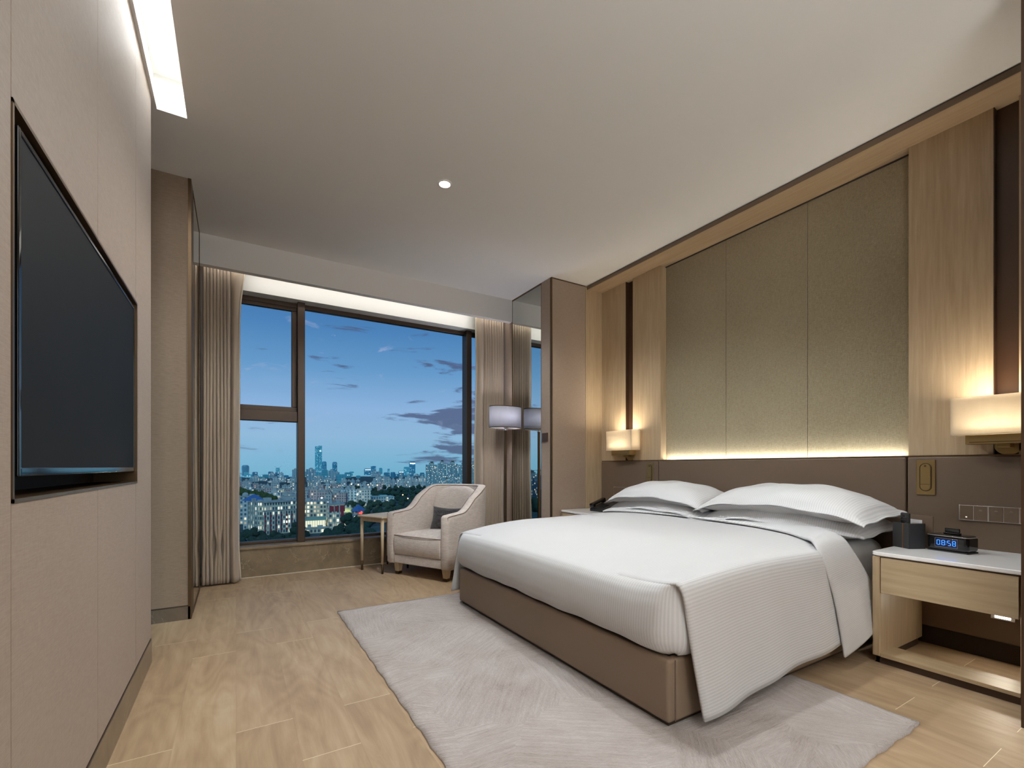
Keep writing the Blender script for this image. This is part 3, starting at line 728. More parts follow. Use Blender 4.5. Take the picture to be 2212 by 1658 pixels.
bm = bmesh.new(); box(bm, -.0526, -.0516, -.0008, .0008, .048, .0505); box(bm, -.0526, -.0516, -.0008, .0008, .0375, .040); O('colon', bm, M['blue'], ck, world=False)
bm = bmesh.new(); box(bm, -.012, .012, -.032, .032, .084, .092); box(bm, -.003, .004, -.030, .030, .092, .113); O('phone_dock', bm, M['black'], ck, .003, world=False)
# ------------------------------------------------------------------ remote holder, card, remote
rh = T('remote_control_holder', 'charcoal leather box with copper stripe on the nightstand', 'holder', (2.99, .985, .5505), math.radians(-27))
bm = bmesh.new()
for dd in ((-.045, -.040, -.046, .046, 0, .128), (.040, .045, -.046, .046, 0, .128), (-.04, .04, -.046, -.041, 0, .128), (-.04, .04, .041, .046, 0, .128), (-.04, .04, -.041, .041, 0, .004)): box(bm, *dd)
O('box_body', bm, M['charcoal'], rh, .001, world=False)
bm = bmesh.new(); box(bm, -.0458, -.0445, -.014, -.010, 0, .1282); O('copper_stripe', bm, M['gold'], rh, world=False)
rc = T('remote_control', 'black remote control standing in the charcoal holder', 'remote control', (2.982, .993, .556), math.radians(-27))
bm = bmesh.new(); box(bm, -.012, .004, -.024, .024, 0, .174); O('body', bm, M['blackm'], rc, .007, seg=4, world=False)
for i in range(3):
    for j in range(4):
        bm = bmesh.new(); box(bm, -.0135, -.0118, -.015+i*.012, -.007+i*.012, .119+j*.012, .125+j*.012); O('key', bm, M['black'], rc, .001, world=False)
cdh = T('menu_card', 'white card standing upright in the charcoal holder', 'card', (3.0, .975, .556), math.radians(-27))
bm = bmesh.new(); box(bm, .014, .017, -.039, .039, 0, .140); O('card_sheet', bm, M['paperw'], cdh, world=False)
cf = T('leather_folder', 'taupe folder standing behind the charcoal remote holder', 'folder', (3.055, .965, .5505), math.radians(-20))
bm = bmesh.new(); box(bm, 0, .006, -.068, .068, 0, .165); O('cover', bm, M['leather'], cf, .002, world=False)

# ------------------------------------------------------------------ telephone on the far nightstand
ph = T('telephone', 'black desk telephone on the far nightstand', 'telephone', (2.985, 3.27, .5505), math.radians(8))
bm = bmesh.new(); v_ = box(bm, -.10, .10, -.10, .10, 0, .02)
for vv in v_:
    if vv.co.z > .01: vv.co.z = .028 if vv.co.x < 0 else .085
O('base', bm, M['blackm'], ph, .006, seg=3, world=False)
mt = Matrix.Rotation(-math.atan2(.057, .20), 4, 'Y')
bm = bmesh.new(); box(bm, -.098, .098, .045, .090, .085-.01, .10, mt); box(bm, -.098, -.055, .043, .092, .062, .10, mt); box(bm, .055, .098, .043, .092, .062, .10, mt)
hs = O('handset', bm, M['black'], ph, .010, seg=3, world=False)
for i in range(3):
    for j in range(4):
        bm = bmesh.new(); box(bm, -.055+j*.02, -.041+j*.02, -.05+i*.022, -.034+i*.022, .055, .061, mt); O('key', bm, M['screen'], ph, .001, world=False)

# ================================================================== CURTAINS
def curtain(x0, x1, yc, npl, amp, ztop, zbot, label, flip, seed):
    t = T('curtain', label, 'curtain', ((x0+x1)/2, yc, 0))
    rnd = random.Random(seed); ph = [rnd.uniform(-.5, .5) for _ in range(npl+2)]; am = [rnd.uniform(.9, 1.1) for _ in range(npl+2)]
    N = npl*20; K = 60
    def f(u, v):            # u along, v 0 top..1 bottom
        lead = u if not flip else 1-u; up = min(1, lead/.74); k = up*npl; i = int(min(k, npl-1e-6)); s = math.sin(2*PI*k+ph[i]*0)
        top = max(0, 1-v/.10)
        a = amp*am[i]*(1-.45*top)
        # leading edge is a flatter panel
        e = max(0, (lead-.74)/.26)
        x = x0+(x1-x0)*u-.0045*math.sin(2*PI*k)*(1-top)
        x += .006*math.sin(v*5+i)*v
        y = yc+a*.9-2*a*abs(math.sin(PI*k))**(.7 if not flip else .5)-(.075*math.sin(PI*min(1, e*1.15))**.8+.02*e*math.sin(v*7))*(e > 0)*(.55+.45*v)
        y += top*.006*math.sin(2*PI*k*2)+.003*math.sin(v*9+i*1.3)
        # crumples near the floor
        c = math.exp(-((v-.885)/.035)**2)*(1 if 3 <= i <= 5 and not flip else .25)
        x += .022*c*math.sin(i*2.1+1); y -= .02*c*math.cos(i*1.7)
        if not flip: x += .014*e*max(0, (v-.9)/.1)+.045*e*math.exp(-(v/.10)**2)
        return (x, y, ztop+(zbot-ztop)*v)
    bm = bmesh.new(); grid(bm, N, K, f)
    o = O('cloth', bm, M['curtain'], t, smooth=True, solid=.004, off=0)
    # pale lining edge
    bm = bmesh.new()
    ue = 1 if not flip else 0; sg = 1 if not flip else -1
    def g(u, v):
        p = f(ue, v); return (p[0]+sg*.006*u, p[1]+.012*u+.004, p[2])
    grid(bm, 2, K, g); O('lining_edge', bm, M['sheer'], t, smooth=True, solid=.003, off=0)
    return t
curtain(-.232, .022, 4.485, 8, .033, 2.70, .012, 'gathered taupe curtain beside the left mirror', False, 3)
curtain(2.250, 2.590, 4.50, 8, .019, 2.70, .012, 'gathered taupe curtain beside the right mirror and floor lamp', True, 5)
tag(B('curtain_track', M['white'], (-.23, 2.60, 4.46, 4.50, 2.76, 2.80)), 'white curtain track hidden in the ceiling pocket', 'curtain track')

# ================================================================== FLOOR LAMP
LX, LY = 2.398, 4.13
fl = T('floor_lamp', 'floor lamp with white oval shade beside the tall mirror', 'floor lamp', (LX, LY, 0))
bm = bmesh.new(); cyl(bm, LX, LY, 0, .02, .14, n=40, sx=1, sy=.8); O('base', bm, M['bronze'], fl, .003)
B('pole', M['bronze'], (LX-.011, LX+.011, LY-.011, LY+.011, .02, 1.345), fl, .001)
bm = bmesh.new(); cyl(bm, LX, LY, 1.345, 1.352, .022); cyl(bm, LX, LY, 1.352, 1.372, .010); cyl(bm, LX, LY, 1.372, 1.44, .018); O('lamp_holder', bm, M['chrome'], fl, .001)
def oval(bm, z0, z1, a, b, th=.002, n=64):
    R_ = []
    for zz, s in ((z0, 0), (z1, 0), (z1, -th), (z0, -th)):
        R_.append([bm.verts.new((LX+(a+s)*math.copysign(abs(math.cos(2*PI*i/n))**.88, math.cos(2*PI*i/n)), LY+(b+s)*math.copysign(abs(math.sin(2*PI*i/n))**.88, math.sin(2*PI*i/n)), zz)) for i in range(n)])
    for A, B_ in zip(R_, R_[1:]+R_[:1]):
        for i in range(n): bm.faces.new((A[i], A[(i+1) % n], B_[(i+1) % n], B_[i]))
bm = bmesh.new(); oval(bm, 1.372, 1.588, .178, .105); shd = O('lamp_shade', bm, M['shade'], fl, smooth=True, angle=30)
for z0, z1 in ((1.368, 1.376), (1.584, 1.592)):
    bm = bmesh.new(); oval(bm, z0, z1, .1792, .1062, .003); O('shade_trim', bm, M['bronze'], shd)
lamp('floor_lamp_bulb', 'POINT', (LX, LY, 1.48), 13, (.86, .88, 1), shadow_soft_size=.05)

# ================================================================== SIDE TABLE
YAW = math.atan2(-.887, .461)*1.0
st_yaw = -math.radians(24.5)      # table edge runs from the far left leg to the near leg
A_ = Vector((1.016, 4.435)); B_ = Vector((1.134, 4.167)); e1 = (B_-A_).normalized(); e2 = Vector((-e1.y, e1.x)); L1 = (B_-A_).length
cen = (A_+B_)/2+e2*.15
tb = T('side_table', 'small bleached wood side table next to the armchair', 'side table', (cen.x, cen.y, 0), math.atan2(e2.y, e2.x))
# local x = e2 (towards the back), local y = -e1
hx, hy = .15, L1/2
bm = bmesh.new(); box(bm, -hx-.032, hx+.02, -hy-.032, hy+.032, .500, .516); O('table_top', bm, M['ash'], tb, .006, seg=3, world=False)
bm = bmesh.new()
for dd in ((-hx-.008, -hx+.008, -hy, hy, .462, .500), (hx-.008, hx+.008, -hy, hy, .462, .500), (-hx, hx, -hy-.008, -hy+.008, .462, .500), (-hx, hx, hy-.008, hy+.008, .462, .500)): box(bm, *dd)
O('apron', bm, M['ash'], tb, .003, world=False)
for sx in (-1, 1):
    for sy in (-1, 1):
        bm = bmesh.new(); cyl(bm, sx*hx, sy*hy, .085, .50, .0105, .0165, 16); lg = O('leg', bm, M['ash'], tb, smooth=True, world=False)
        bm = bmesh.new(); cyl(bm, sx*hx, sy*hy, 0, .087, .0095, .0115, 16); O('metal_tip', bm, M['bronze'], lg, smooth=True, world=False)

# ================================================================== ARMCHAIR (local: front is -y)
ch = T('armchair', 'beige linen tub armchair by the window', 'armchair', (1.655, 4.005, 0), math.atan2(-.887, -(-.461))+0)
ch.rotation_euler.z = -math.radians(62.5)
W2, D0, D1 = .315, -.345, .315
def upath(t):          # t 0..1 from front right (+x) round the back to front left; centre line of the shell
    s = t*2-1; a = abs(s); sg = -1 if s > 0 else 1
    # a: 1 front .. 0 middle of back
    if a > .52: f = (a-.52)/.48; return Vector((sg*W2, .02+(D0-.02)*f)), Vector((sg, 0))
    f = a/.52; ang = f*PI/2
    x = W2*abs(math.sin(ang))**.74*sg; y = .02+(D1-.02)*abs(math.cos(ang))**.80
    nx = abs(math.sin(ang))**1.1*sg; ny = abs(math.cos(ang))**1.1; n_ = Vector((nx, ny)).normalized()
    return Vector((x, y)), n_
def htop(t):
    a = abs(t*2-1)
    k = min(1, max(0, (.82-a)/.56)); k = k*k*k*(k*(6*k-15)+10)
    return .575+.012*max(0, (a-.8)/.2)*-1+.222*k
def lean(t, z):        # the back leans outwards a little
    a = abs(t*2-1); return .035*max(0, 1-a*1.6)*max(0, (z-.35)/.45)
SEC = [(1, 0), (1.04, .3), (1.04, .6), (1.0, .90), (.96, .955), (.80, .985), (.45, 1.0), (0, 1.0), (-.45, 1.0), (-.80, .985), (-.97, .955), (-1.0, .90), (-1.0, .6), (-1.0, .3), (-1.0, 0)]
TH = .042
def shellp(t, q, extra=0):
    p, n_ = upath(t); h = htop(t); off, zz = q
    r_ = abs(off); z = .105+(h-.105)*zz if zz < .9 else h-(1-zz)*.45
    o_ = p+n_*(off*(TH+extra)+lean(t, z)); return Vector((o_.x, o_.y, z))
bm = bmesh.new(); NT_ = 150
ringsv = []
for i in range(NT_+1):
    t_ = i/NT_; ringsv.append([bm.verts.new(shellp(t_, q)) for q in SEC])
for i in range(NT_):
    for j in range(len(SEC)-1): bm.faces.new((ringsv[i][j], ringsv[i][j+1], ringsv[i+1][j+1], ringsv[i+1][j]))
    bm.faces.new((ringsv[i][0], ringsv[i+1][0], ringsv[i+1][-1], ringsv[i][-1]))
# rounded arm fronts
for e_, sgn in ((0, 1), (NT_, 1)):
    prev = ringsv[e_]
    for k, (sh, pull) in enumerate(((.90, .014), (.62, .022))):
        cenx = upath(e_/NT_)[0].x; cur = []
        for v0, q in zip(ringsv[e_], SEC):
            cz = .36; cur.append(bm.verts.new((cenx+(v0.co.x-cenx)*sh, v0.co.y-pull, cz+(v0.co.z-cz)*(1-.045*(k+1)))))
        for j in range(len(SEC)-1): bm.faces.new((prev[j], prev[j+1], cur[j+1], cur[j]))
        bm.faces.new((prev[-1], prev[0], cur[0], cur[-1])); prev = cur
    bm.faces.new(prev)
O('shell', bm, M['tweed'], ch, smooth=True, world=False)
bm = bmesh.new()
for off in (.93, -.93):
    fr = [Vector((upath(0)[0].x+(off*TH*.9), D0-.012, z)) for z in (.14, .3, .45, .545)]
    fr2 = [Vector((-p.x, p.y, p.z)) for p in fr[::-1]]
    tube(bm, fr+[shellp(i/60, (off, .968))+Vector((0, 0, .003)) for i in range(61)]+fr2, .0030, 6)
O('piping', bm, M['piping'], ch, smooth=True, world=False)
# seat
def bulge_box(x0, x1, y0, y1, z0, z1, nb, amt, zamt):
    bm = bmesh.new(); bmesh.ops.create_cube(bm, size=1); bmesh.ops.subdivide_edges(bm, edges=bm.edges, cuts=nb, use_grid_fill=True)
    for v in bm.verts:
        a, b, c = v.co*2; r = 1
        # superellipsoid rounding in section
        m_ = max(abs(a), abs(b), abs(c))
        X, Y, Z = a, b, c
        v.co = Vector(((x0+x1)/2+X*(x1-x0)/2, (y0+y1)/2+Y*(y1-y0)/2-amt*(1-c*c)*(1 if b < -.99 else 0)*(1-.3*a*a), (z0+z1)/2+Z*(z1-z0)/2+zamt*(1-a*a)*(1-b*b)*(1 if c > .99 else 0)))
    return bm
IW = W2-TH+.002
O('seat_cushion', bulge_box(-IW, IW, D0-.008, .24, .185, .365, 8, .020, .022), M['tweed'], ch, .016, seg=4, smooth=True, world=False)
bm = bmesh.new(); tube(bm, [Vector((-IW+.006, D0-.010, .358)), Vector((-IW*.5, D0-.019, .358)), Vector((0, D0-.022, .358)), Vector((IW*.5, D0-.019, .358)), Vector((IW-.006, D0-.010, .358))], .0032, 6); O('cushion_piping', bm, M['piping'], ch, smooth=True, world=False)
bm = bmesh.new(); box(bm, -IW, IW, D0-.006, .22, .108, .184); O('seat_rail', bm, M['tweed'], ch, .008, world=False)
# back cushion
bm = bmesh.new()
def bcf(side):
    def g(u, v):
        a, b = u*2-1, v*2-1
        r_ = math.sqrt(max(0, 1-min(1, abs(a))**4.0))*math.sqrt(max(0, 1-min(1, abs(b))**5.0))
        z = .575+b*.205-.075*abs(a)**3*max(0, b)**2; x = a*.262*(1-.05*max(0, b)**3)
        y = .235-.10*a*a*0+.03*(b)-side*(-.055*r_) - .045*0
        y = .225+.035*b-.060*a*a+(.045*r_ if side > 0 else -.055*r_)
        return (x, y, z)
    return g
grid(bm, 28, 28, bcf(1)); grid(bm, 28, 28, bcf(-1)); bmesh.ops.remove_doubles(bm, verts=bm.verts, dist=.0015)
bcu = O('back_cushion', bm, M['tweed'], ch, smooth=True, world=False)
for sx in (-1, 1):
    for sy, yy in ((-1, D0+.055), (1, D1-.10)):
        bm = bmesh.new(); cyl(bm, 0, 0, .024, .108, .030, .042, 4); bmesh.ops.rotate(bm, verts=bm.verts, cent=(0, 0, 0), matrix=Matrix.Rotation(PI/4, 3, 'Z')); bmesh.ops.translate(bm, verts=bm.verts, vec=(sx*(W2-.035 if sy < 0 else .22), yy, 0))
        lg = O('leg', bm, M['ash'], ch, .002, world=False)
        bm = bmesh.new(); cyl(bm, 0, 0, 0, .025, .0285, .0305, 4); bmesh.ops.rotate(bm, verts=bm.verts, cent=(0, 0, 0), matrix=Matrix.Rotation(PI/4, 3, 'Z')); bmesh.ops.translate(bm, verts=bm.verts, vec=(sx*(W2-.035 if sy < 0 else .22), yy, 0))
        O('metal_tip', bm, M['bronze'], lg, world=False)
# lumbar cushion
def small_cushion(parent):
    bm = bmesh.new()
    R = Matrix.Translation((.015, .060, .478)) @ Matrix.Rotation(math.radians(8), 4, 'Z') @ Matrix.Rotation(math.radians(-16), 4, 'X')
    def f(side):
        def g(u, v):
            a, b = u*2-1, v*2-1
            th = max(0, 1-abs(a)**2.4)**.6*max(0, 1-abs(b)**2.2)**.6
            x = a*.190*(1-.07*(1-b*b)*abs(a)); z = b*.118*(1-.16*(1-a*a)*abs(b))
            return tuple(R @ Vector((x, side*th*.048, z)))
        return g
    grid(bm, 30, 24, f(1)); grid(bm, 30, 24, f(-1)); bmesh.ops.remove_doubles(bm, verts=bm.verts, dist=.001)
    return bm
cu = T('throw_cushion', 'small dark grey tweed cushion on the armchair seat', 'cushion', ch.location.copy(), ch.rotation_euler.z)
O('cushion_cover', small_cushion(None), M['boucle'], cu, smooth=True, world=False)
CITY = [
("dome", 42, 2790, 33.8, 27.1, 55.6, -0.01, "dark blue rounded tower at the left end of the skyline"),
("cranes", 203, 2920, 20.9, 16.8, 40.7, -0.07, "slim tower with two cranes on its roof"),
("glass", 130, 2264, 20.1, 16.1, 25.8, -0.06, "boxy blue glass tower left of the tower with cranes"),
("slab", 166, 1658, 16.6, 13.3, 36.9, 0.0, "grey tower block next to the left window mullion"),
("spire", 804, 5617, 73.3, 60, 286.9, -0.14, "tallest teal glass skyscraper of the skyline"),
("dome", 693, 4501, 40.2, 32.1, 96.7, -0.15, "round-topped dark teal tower against the tallest skyscraper"),
("dome", 739, 4241, 40.3, 32.2, 90.3, -0.17, "round-topped pale tower right of the tallest skyscraper"),
("slab", 211, 1635, 27.2, 21.8, 38.4, -0.03, "grey residential tower left of the tallest skyscraper"),
("glass", 216, 1511, 15.5, 12.4, 31.9, -0.14, "dark blue office block in front of the tallest skyscraper"),
("glass", 282, 1823, 20.5, 16.4, 35.7, -0.05, "teal office tower below the round-topped towers"),
("slab", 268, 1598, 21.1, 16.9, 33.9, -0.17, "pale tower block between the round-topped towers"),
("glass", 256, 1374, 23.6, 18.9, 25.0, -0.03, "teal office block with bright vertical lights"),
("glass", 519, 2498, 21.8, 17.4, 21.8, -0.2, "small blue tower standing alone in the middle of the skyline"),
("sign", 641, 2665, 36.7, 29.3, 35.5, -0.24, "dark glass tower with bright white roof sign"),
("glass", 746, 2950, 32.1, 25.7, 51.8, -0.25, "tall pale teal tower behind the white sign tower"),
("slim", 812, 3022, 21.1, 16.9, 39.9, -0.26, "slim grey glass tower in the middle of the skyline"),
("glass", 537, 1905, 24.9, 19.9, 23.0, -0.27, "low dark blue block right of the slim grey tower"),
("spire", 1199, 4196, 21.1, 30, 29.0, -0.28, "thin pointed tower far away behind dark blocks"),
("dome", 558, 1890, 19.1, 15.3, 24.9, -0.29, "dark blue round-topped block near the lit office"),
("sign", 649, 2070, 23.3, 18.6, 26.9, -0.3, "short tower with glowing white top floors"),
("glass", 862, 2647, 32.6, 26.1, 46.0, -0.31, "teal glass tower, lower of the pair beside the flats"),
("sign", 1057, 3117, 41.9, 33.5, 84.6, -0.33, "tallest teal glass tower of the right-hand group"),
("flats", 280, 728, 18.4, 16, 49.8, -0.32, "large dense block of flats with lit windows, leftmost of its estate"),
("flats", 295, 719, 13.8, 16, 52.1, -0.34, "dense block of flats second in the estate behind the armchair"),
("flats", 310, 710, 16.8, 16, 51.3, -0.36, "dense block of flats above the armchair back"),
("flats", 326, 700, 16.8, 16, 49.8, -0.39, "dense block of flats behind the right window mullion"),
("flats", 341, 691, 15.3, 16, 50.6, -0.41, "dense block of flats visible next to the right curtain"),
("pale", 265, 1017, 15.1, 16, 20.8, -0.16, ""),
("pale", 282, 1030, 8.2, 16, 19.3, -0.17, ""),
("pale", 297, 1044, 9.4, 16, 18.7, -0.18, ""),
("pale", 295, 998, 7.0, 16, 17.8, -0.19, ""),
("pale", 315, 1010, 16.4, 16, 19.3, -0.2, ""),
("pale", 337, 1020, 15.7, 16, 22.9, -0.22, ""),
("pale", 337, 973, 12.1, 16, 18.8, -0.23, ""),
("pale", 356, 985, 16.4, 16, 22.3, -0.25, ""),
("flats", -240, 400, 17, 14, 37, 0.54, ""),
("flats", -276, 425, 17, 14, 37, 0.58, ""),
("flats", -286, 405, 17, 14, 35, 0.61, ""),
("flats", -238, 440, 17, 14, 37, 0.5, ""),
("flats", -323, 420, 17, 14, 37, 0.66, ""),
("slab", 6, 2636, 22.1, 17.6, 5.5, -0.03, ""),
("glass", 25, 2308, 16.3, 13.0, 3.5, 0.14, ""),
("glass", 42, 2533, 19.4, 15.5, 21.2, 0.05, ""),
("glass", 60, 2473, 20.2, 16.2, 10.7, -0.2, ""),
("glass", 64, 2086, 18.6, 14.9, 26.2, 0.02, ""),
("glass", 83, 2077, 16.4, 13.1, 12.5, 0.03, ""),
("glass", 103, 2125, 20.6, 16.5, 15.1, 0.2, ""),
("slab", 124, 2079, 20.8, 16.7, 19.3, -0.29, ""),
("glass", 144, 2106, 14.4, 11.5, 24.2, 0.16, ""),
("slab", 191, 2512, 15.8, 12.7, 16.7, -0.14, ""),
("glass", 170, 2028, 17.4, 14.0, 13.1, -0.2, ""),
("glass", 217, 2392, 19.5, 15.6, -5.0, -0.27, ""),
("glass", 217, 2199, 14.2, 11.3, 12.8, -0.07, ""),
("glass", 207, 1957, 14.6, 11.7, 9.7, -0.16, ""),
("glass", 279, 2433, 28.9, 23.1, 23.6, -0.21, ""),
("glass", 306, 2406, 18.4, 14.7, 11.4, -0.09, ""),
("glass", 246, 1848, 13.5, 10.8, 18.2, -0.22, ""),
("glass", 309, 2212, 15.4, 12.3, 22.7, -0.38, ""),
("glass", 327, 2208, 22.2, 17.7, 21.6, -0.33, ""),
("glass", 310, 1966, 19.9, 15.9, 19.4, -0.28, ""),
("slab", 324, 1936, 20.9, 16.8, 3.6, 0.03, ""),
("slab", 325, 1823, 16.5, 13.2, 26.1, -0.31, ""),
("slab", 407, 2164, 17.7, 14.2, 1.3, -0.18, ""),
("glass", 417, 2080, 25.7, 20.6, 22.4, -0.02, ""),
("glass", 402, 1892, 15.9, 12.7, -10.6, -0.42, ""),
("glass", 427, 1931, 16.0, 12.8, 10.9, -0.18, ""),
("glass", 539, 2355, 21.1, 16.9, -24.3, -0.11, ""),
("slab", 555, 2309, 28.8, 23.0, -13.6, -0.03, ""),
("slab", 540, 2116, 26.8, 21.4, 24.4, -0.47, ""),
("slab", 528, 1990, 15.5, 12.4, 24.1, -0.14, ""),
("slab", 606, 2185, 25.0, 20.0, 2.5, -0.34, ""),
("glass", 568, 1945, 24.4, 19.5, 2.4, -0.1, ""),
("glass", 620, 2029, 22.2, 17.8, 14.3, -0.51, ""),
("slab", 602, 1919, 15.1, 12.1, 19.3, -0.36, ""),
("glass", 702, 2159, 23.3, 18.6, 10.1, -0.31, ""),
("glass", 562, 1668, 15.3, 12.2, 26.6, -0.52, ""),
("slab", 758, 2167, 24.7, 19.8, 8.1, -0.44, ""),
("glass", 781, 2156, 18.6, 14.8, 18.0, -0.13, ""),
("glass", 659, 1770, 15.7, 12.6, 16.8, -0.39, ""),
("glass", 710, 1837, 24.3, 19.4, 2.6, -0.16, ""),
("glass", 840, 2114, 17.6, 14.1, 12.4, -0.27, ""),
("slab", 758, 1851, 17.2, 13.7, 21.4, -0.18, ""),
("glass", 830, 1964, 19.7, 15.8, 9.4, -0.23, ""),
("glass", 697, 1594, 16.8, 13.5, 26.8, -0.64, ""),
("glass", 905, 2004, 22.8, 18.3, 14.6, -0.35, ""),
("glass", 789, 1702, 15.2, 12.2, 7.1, -0.29, ""),
("glass", 877, 1839, 15.7, 12.5, 22.5, -0.29, ""),
("glass", 883, 1796, 22.2, 17.8, 20.4, -0.35, ""),
("slab", 837, 1648, 18.9, 15.1, 26.5, -0.45, ""),
("glass", 839, 1599, 18.1, 14.5, 2.7, -0.28, ""),
("slab", 848, 1575, 22.6, 18.0, 10.0, -0.65, ""),
("glass", 1020, 1834, 14.8, 11.9, 8.7, -0.36, ""),
("glass", 906, 1590, 18.0, 14.4, 10.9, -0.33, ""),
("slab", 3, 1446, 17.9, 14.3, 19.3, 0.24, ""),
("pale", 24, 1465, 14.4, 11.5, 8.5, 0.16, ""),
("slab", 37, 1548, 10.4, 8.3, 11.8, -0.03, ""),
("pale", 52, 1646, 19.4, 15.5, 16.1, -0.02, ""),
("pale", 77, 1713, 21.6, 17.3, 7.2, -0.04, ""),
("pale", 88, 1532, 14.3, 11.5, 4.3, -0.26, ""),
("pale", 105, 1583, 15.9, 12.7, 12.7, -0.23, ""),
("pale", 121, 1552, 19.9, 15.9, 13.8, -0.22, ""),
("pale", 140, 1500, 20.1, 16.0, 10.2, -0.14, ""),
("pale", 150, 1475, 9.5, 7.6, 12.9, -0.09, ""),
("pale", 161, 1453, 17.8, 14.3, 10.4, -0.28, ""),
("slab", 196, 1558, 15.4, 12.3, 1.2, -0.24, ""),
("slab", 209, 1554, 11.6, 9.3, 9.5, -0.12, ""),
("pale", 191, 1339, 12.9, 10.4, 20.5, -0.0, ""),
("slab", 224, 1493, 12.0, 9.6, 14.1, -0.04, ""),
("pale", 230, 1448, 15.0, 12.0, 10.5, -0.1, ""),
("pale", 211, 1231, 14.7, 11.8, 10.3, -0.21, ""),
("pale", 265, 1445, 11.4, 9.1, 15.0, -0.32, ""),
("pale", 242, 1258, 13.7, 10.9, 13.4, -0.13, ""),
("pale", 308, 1525, 12.4, 9.9, 2.5, -0.01, ""),
("slab", 271, 1290, 11.1, 8.9, 10.0, -0.19, ""),
("pale", 326, 1478, 12.4, 9.9, 4.5, -0.13, ""),
("pale", 320, 1365, 19.7, 15.8, 0.4, 0.02, ""),
("pale", 298, 1180, 15.7, 12.5, 6.2, -0.24, ""),
("pale", 328, 1232, 10.1, 8.0, 18.6, -0.01, ""),
("slab", 412, 1488, 11.6, 9.3, 15.0, -0.48, ""),
("pale", 364, 1274, 13.0, 10.4, 13.7, -0.23, ""),
("slab", 358, 1208, 15.4, 12.3, 9.1, -0.36, ""),
("pale", 364, 1169, 17.1, 13.7, 13.5, -0.39, ""),
("slab", 468, 1441, 20.3, 16.2, 0.9, -0.28, ""),
("slab", 467, 1380, 16.7, 13.3, 11.6, -0.12, ""),
("slab", 444, 1249, 17.2, 13.8, 7.2, -0.15, ""),
("pale", 462, 1237, 17.1, 13.7, 8.0, -0.52, ""),
("pale", 541, 1385, 13.8, 11.1, 14.8, -0.17, ""),
("pale", 474, 1184, 11.6, 9.3, 6.1, -0.3, ""),
("pale", 583, 1408, 17.0, 13.6, 8.7, -0.54, ""),
("pale", 473, 1110, 12.2, 9.7, 13.7, -0.28, ""),
("slab", 495, 1130, 12.5, 10.0, 20.7, -0.66, ""),
("slab", 555, 1234, 12.4, 9.9, 13.5, -0.19, ""),
("pale", 613, 1314, 21.6, 17.3, 6.0, -0.41, ""),
("slab", 656, 1341, 21.8, 17.4, 9.3, -0.47, ""),
("slab", 531, 1052, 12.9, 10.3, 13.7, -0.51, ""),
("pale", 582, 1116, 14.8, 11.9, 15.3, -0.6, ""),
("pale", 556, 1025, 14.4, 11.5, 12.1, -0.45, ""),
("slab", 574, 1024, 12.1, 9.7, 12.8, -0.39, ""),
("pale", 591, 1025, 17.7, 14.1, 8.9, -0.56, ""),
("pink", 5, 1058, 17.9, 10.9, 14.6, 0.23, ""),
("house", 19, 1029, 15.0, 11.2, 16.9, -0.24, ""),
("pink", 34, 1069, 9.7, 13.6, 12.0, 0.04, ""),
("house", 47, 1090, 12.4, 15.7, 8.2, 0.07, ""),
("pale", 56, 1076, 9.8, 11.6, 7.0, 0.0, ""),
("house", 64, 977, 14.5, 11.1, 16.5, -0.19, ""),
("house", 79, 922, 15.9, 10.1, 12.0, -0.21, ""),
("house", 93, 962, 8.2, 15.5, 16.2, -0.27, ""),
("pale", 105, 966, 17.5, 12.1, 13.4, 0.01, ""),
("house", 132, 1036, 9.4, 12.7, 14.2, -0.0, ""),
("pale", 142, 1034, 10.2, 11.7, 13.8, -0.01, ""),
("pink", 147, 985, 10.1, 15.3, 10.5, -0.36, ""),
("pale", 160, 997, 14.2, 14.9, 11.5, -0.4, ""),
("pink", 175, 989, 17.8, 14.3, 10.3, -0.08, ""),
("pale", 190, 987, 10.0, 15.4, 12.4, -0.28, ""),
("pale", 200, 972, 14.6, 12.6, 7.5, -0.05, ""),
("house", 221, 1004, 12.2, 10.5, 10.8, -0.05, ""),
("pale", 228, 977, 15.7, 14.8, 9.9, -0.21, ""),
("pale", 244, 960, 14.4, 14.9, 14.0, -0.39, ""),
("pink", 222, 833, 8.9, 10.4, 17.0, -0.24, ""),
("pale", 264, 942, 9.4, 10.5, 15.0, -0.21, ""),
("house", 4, 786, 14.5, 12.9, 13.7, 0.2, ""),
("pale", 18, 857, 13.0, 14.0, 13.2, -0.02, ""),
("pink", 33, 863, 16.0, 14.5, 9.3, 0.2, ""),
("pink", 40, 744, 7.4, 15.7, 16.8, 0.02, ""),
("pink", 53, 783, 14.6, 15.5, 11.5, -0.19, ""),
("pink", 64, 760, 13.7, 12.5, 13.0, -0.19, ""),
("house", 76, 726, 7.9, 14.7, 17.2, -0.26, ""),
("house", 96, 823, 13.2, 11.9, 10.5, -0.27, ""),
("house", 102, 759, 13.6, 12.7, 12.9, 0.06, ""),
("pink", 120, 771, 17.1, 15.1, 9.1, -0.16, ""),
("house", 140, 778, 18.0, 12.9, 10.6, -0.32, ""),
("pale", 145, 722, 16.8, 14.7, 11.7, -0.42, ""),
("pink", 180, 774, 17.7, 14.8, 7.9, -0.12, ""),
("pale", 2, 644, 8.8, 15.4, 18.6, 0.15, ""),
("house", 12, 654, 14.5, 10.9, 14.6, 0.12, ""),
("house", 26, 675, 16.0, 12.1, 11.7, 0.02, ""),
("pale", 38, 597, 14.9, 10.1, 16.1, -0.22, ""),
("house", 54, 623, 13.8, 13.3, 13.9, -0.07, ""),
("house", 65, 604, 14.9, 13.3, 17.6, 0.14, ""),
("pink", 77, 582, 7.8, 14.1, 19.8, -0.01, ""),
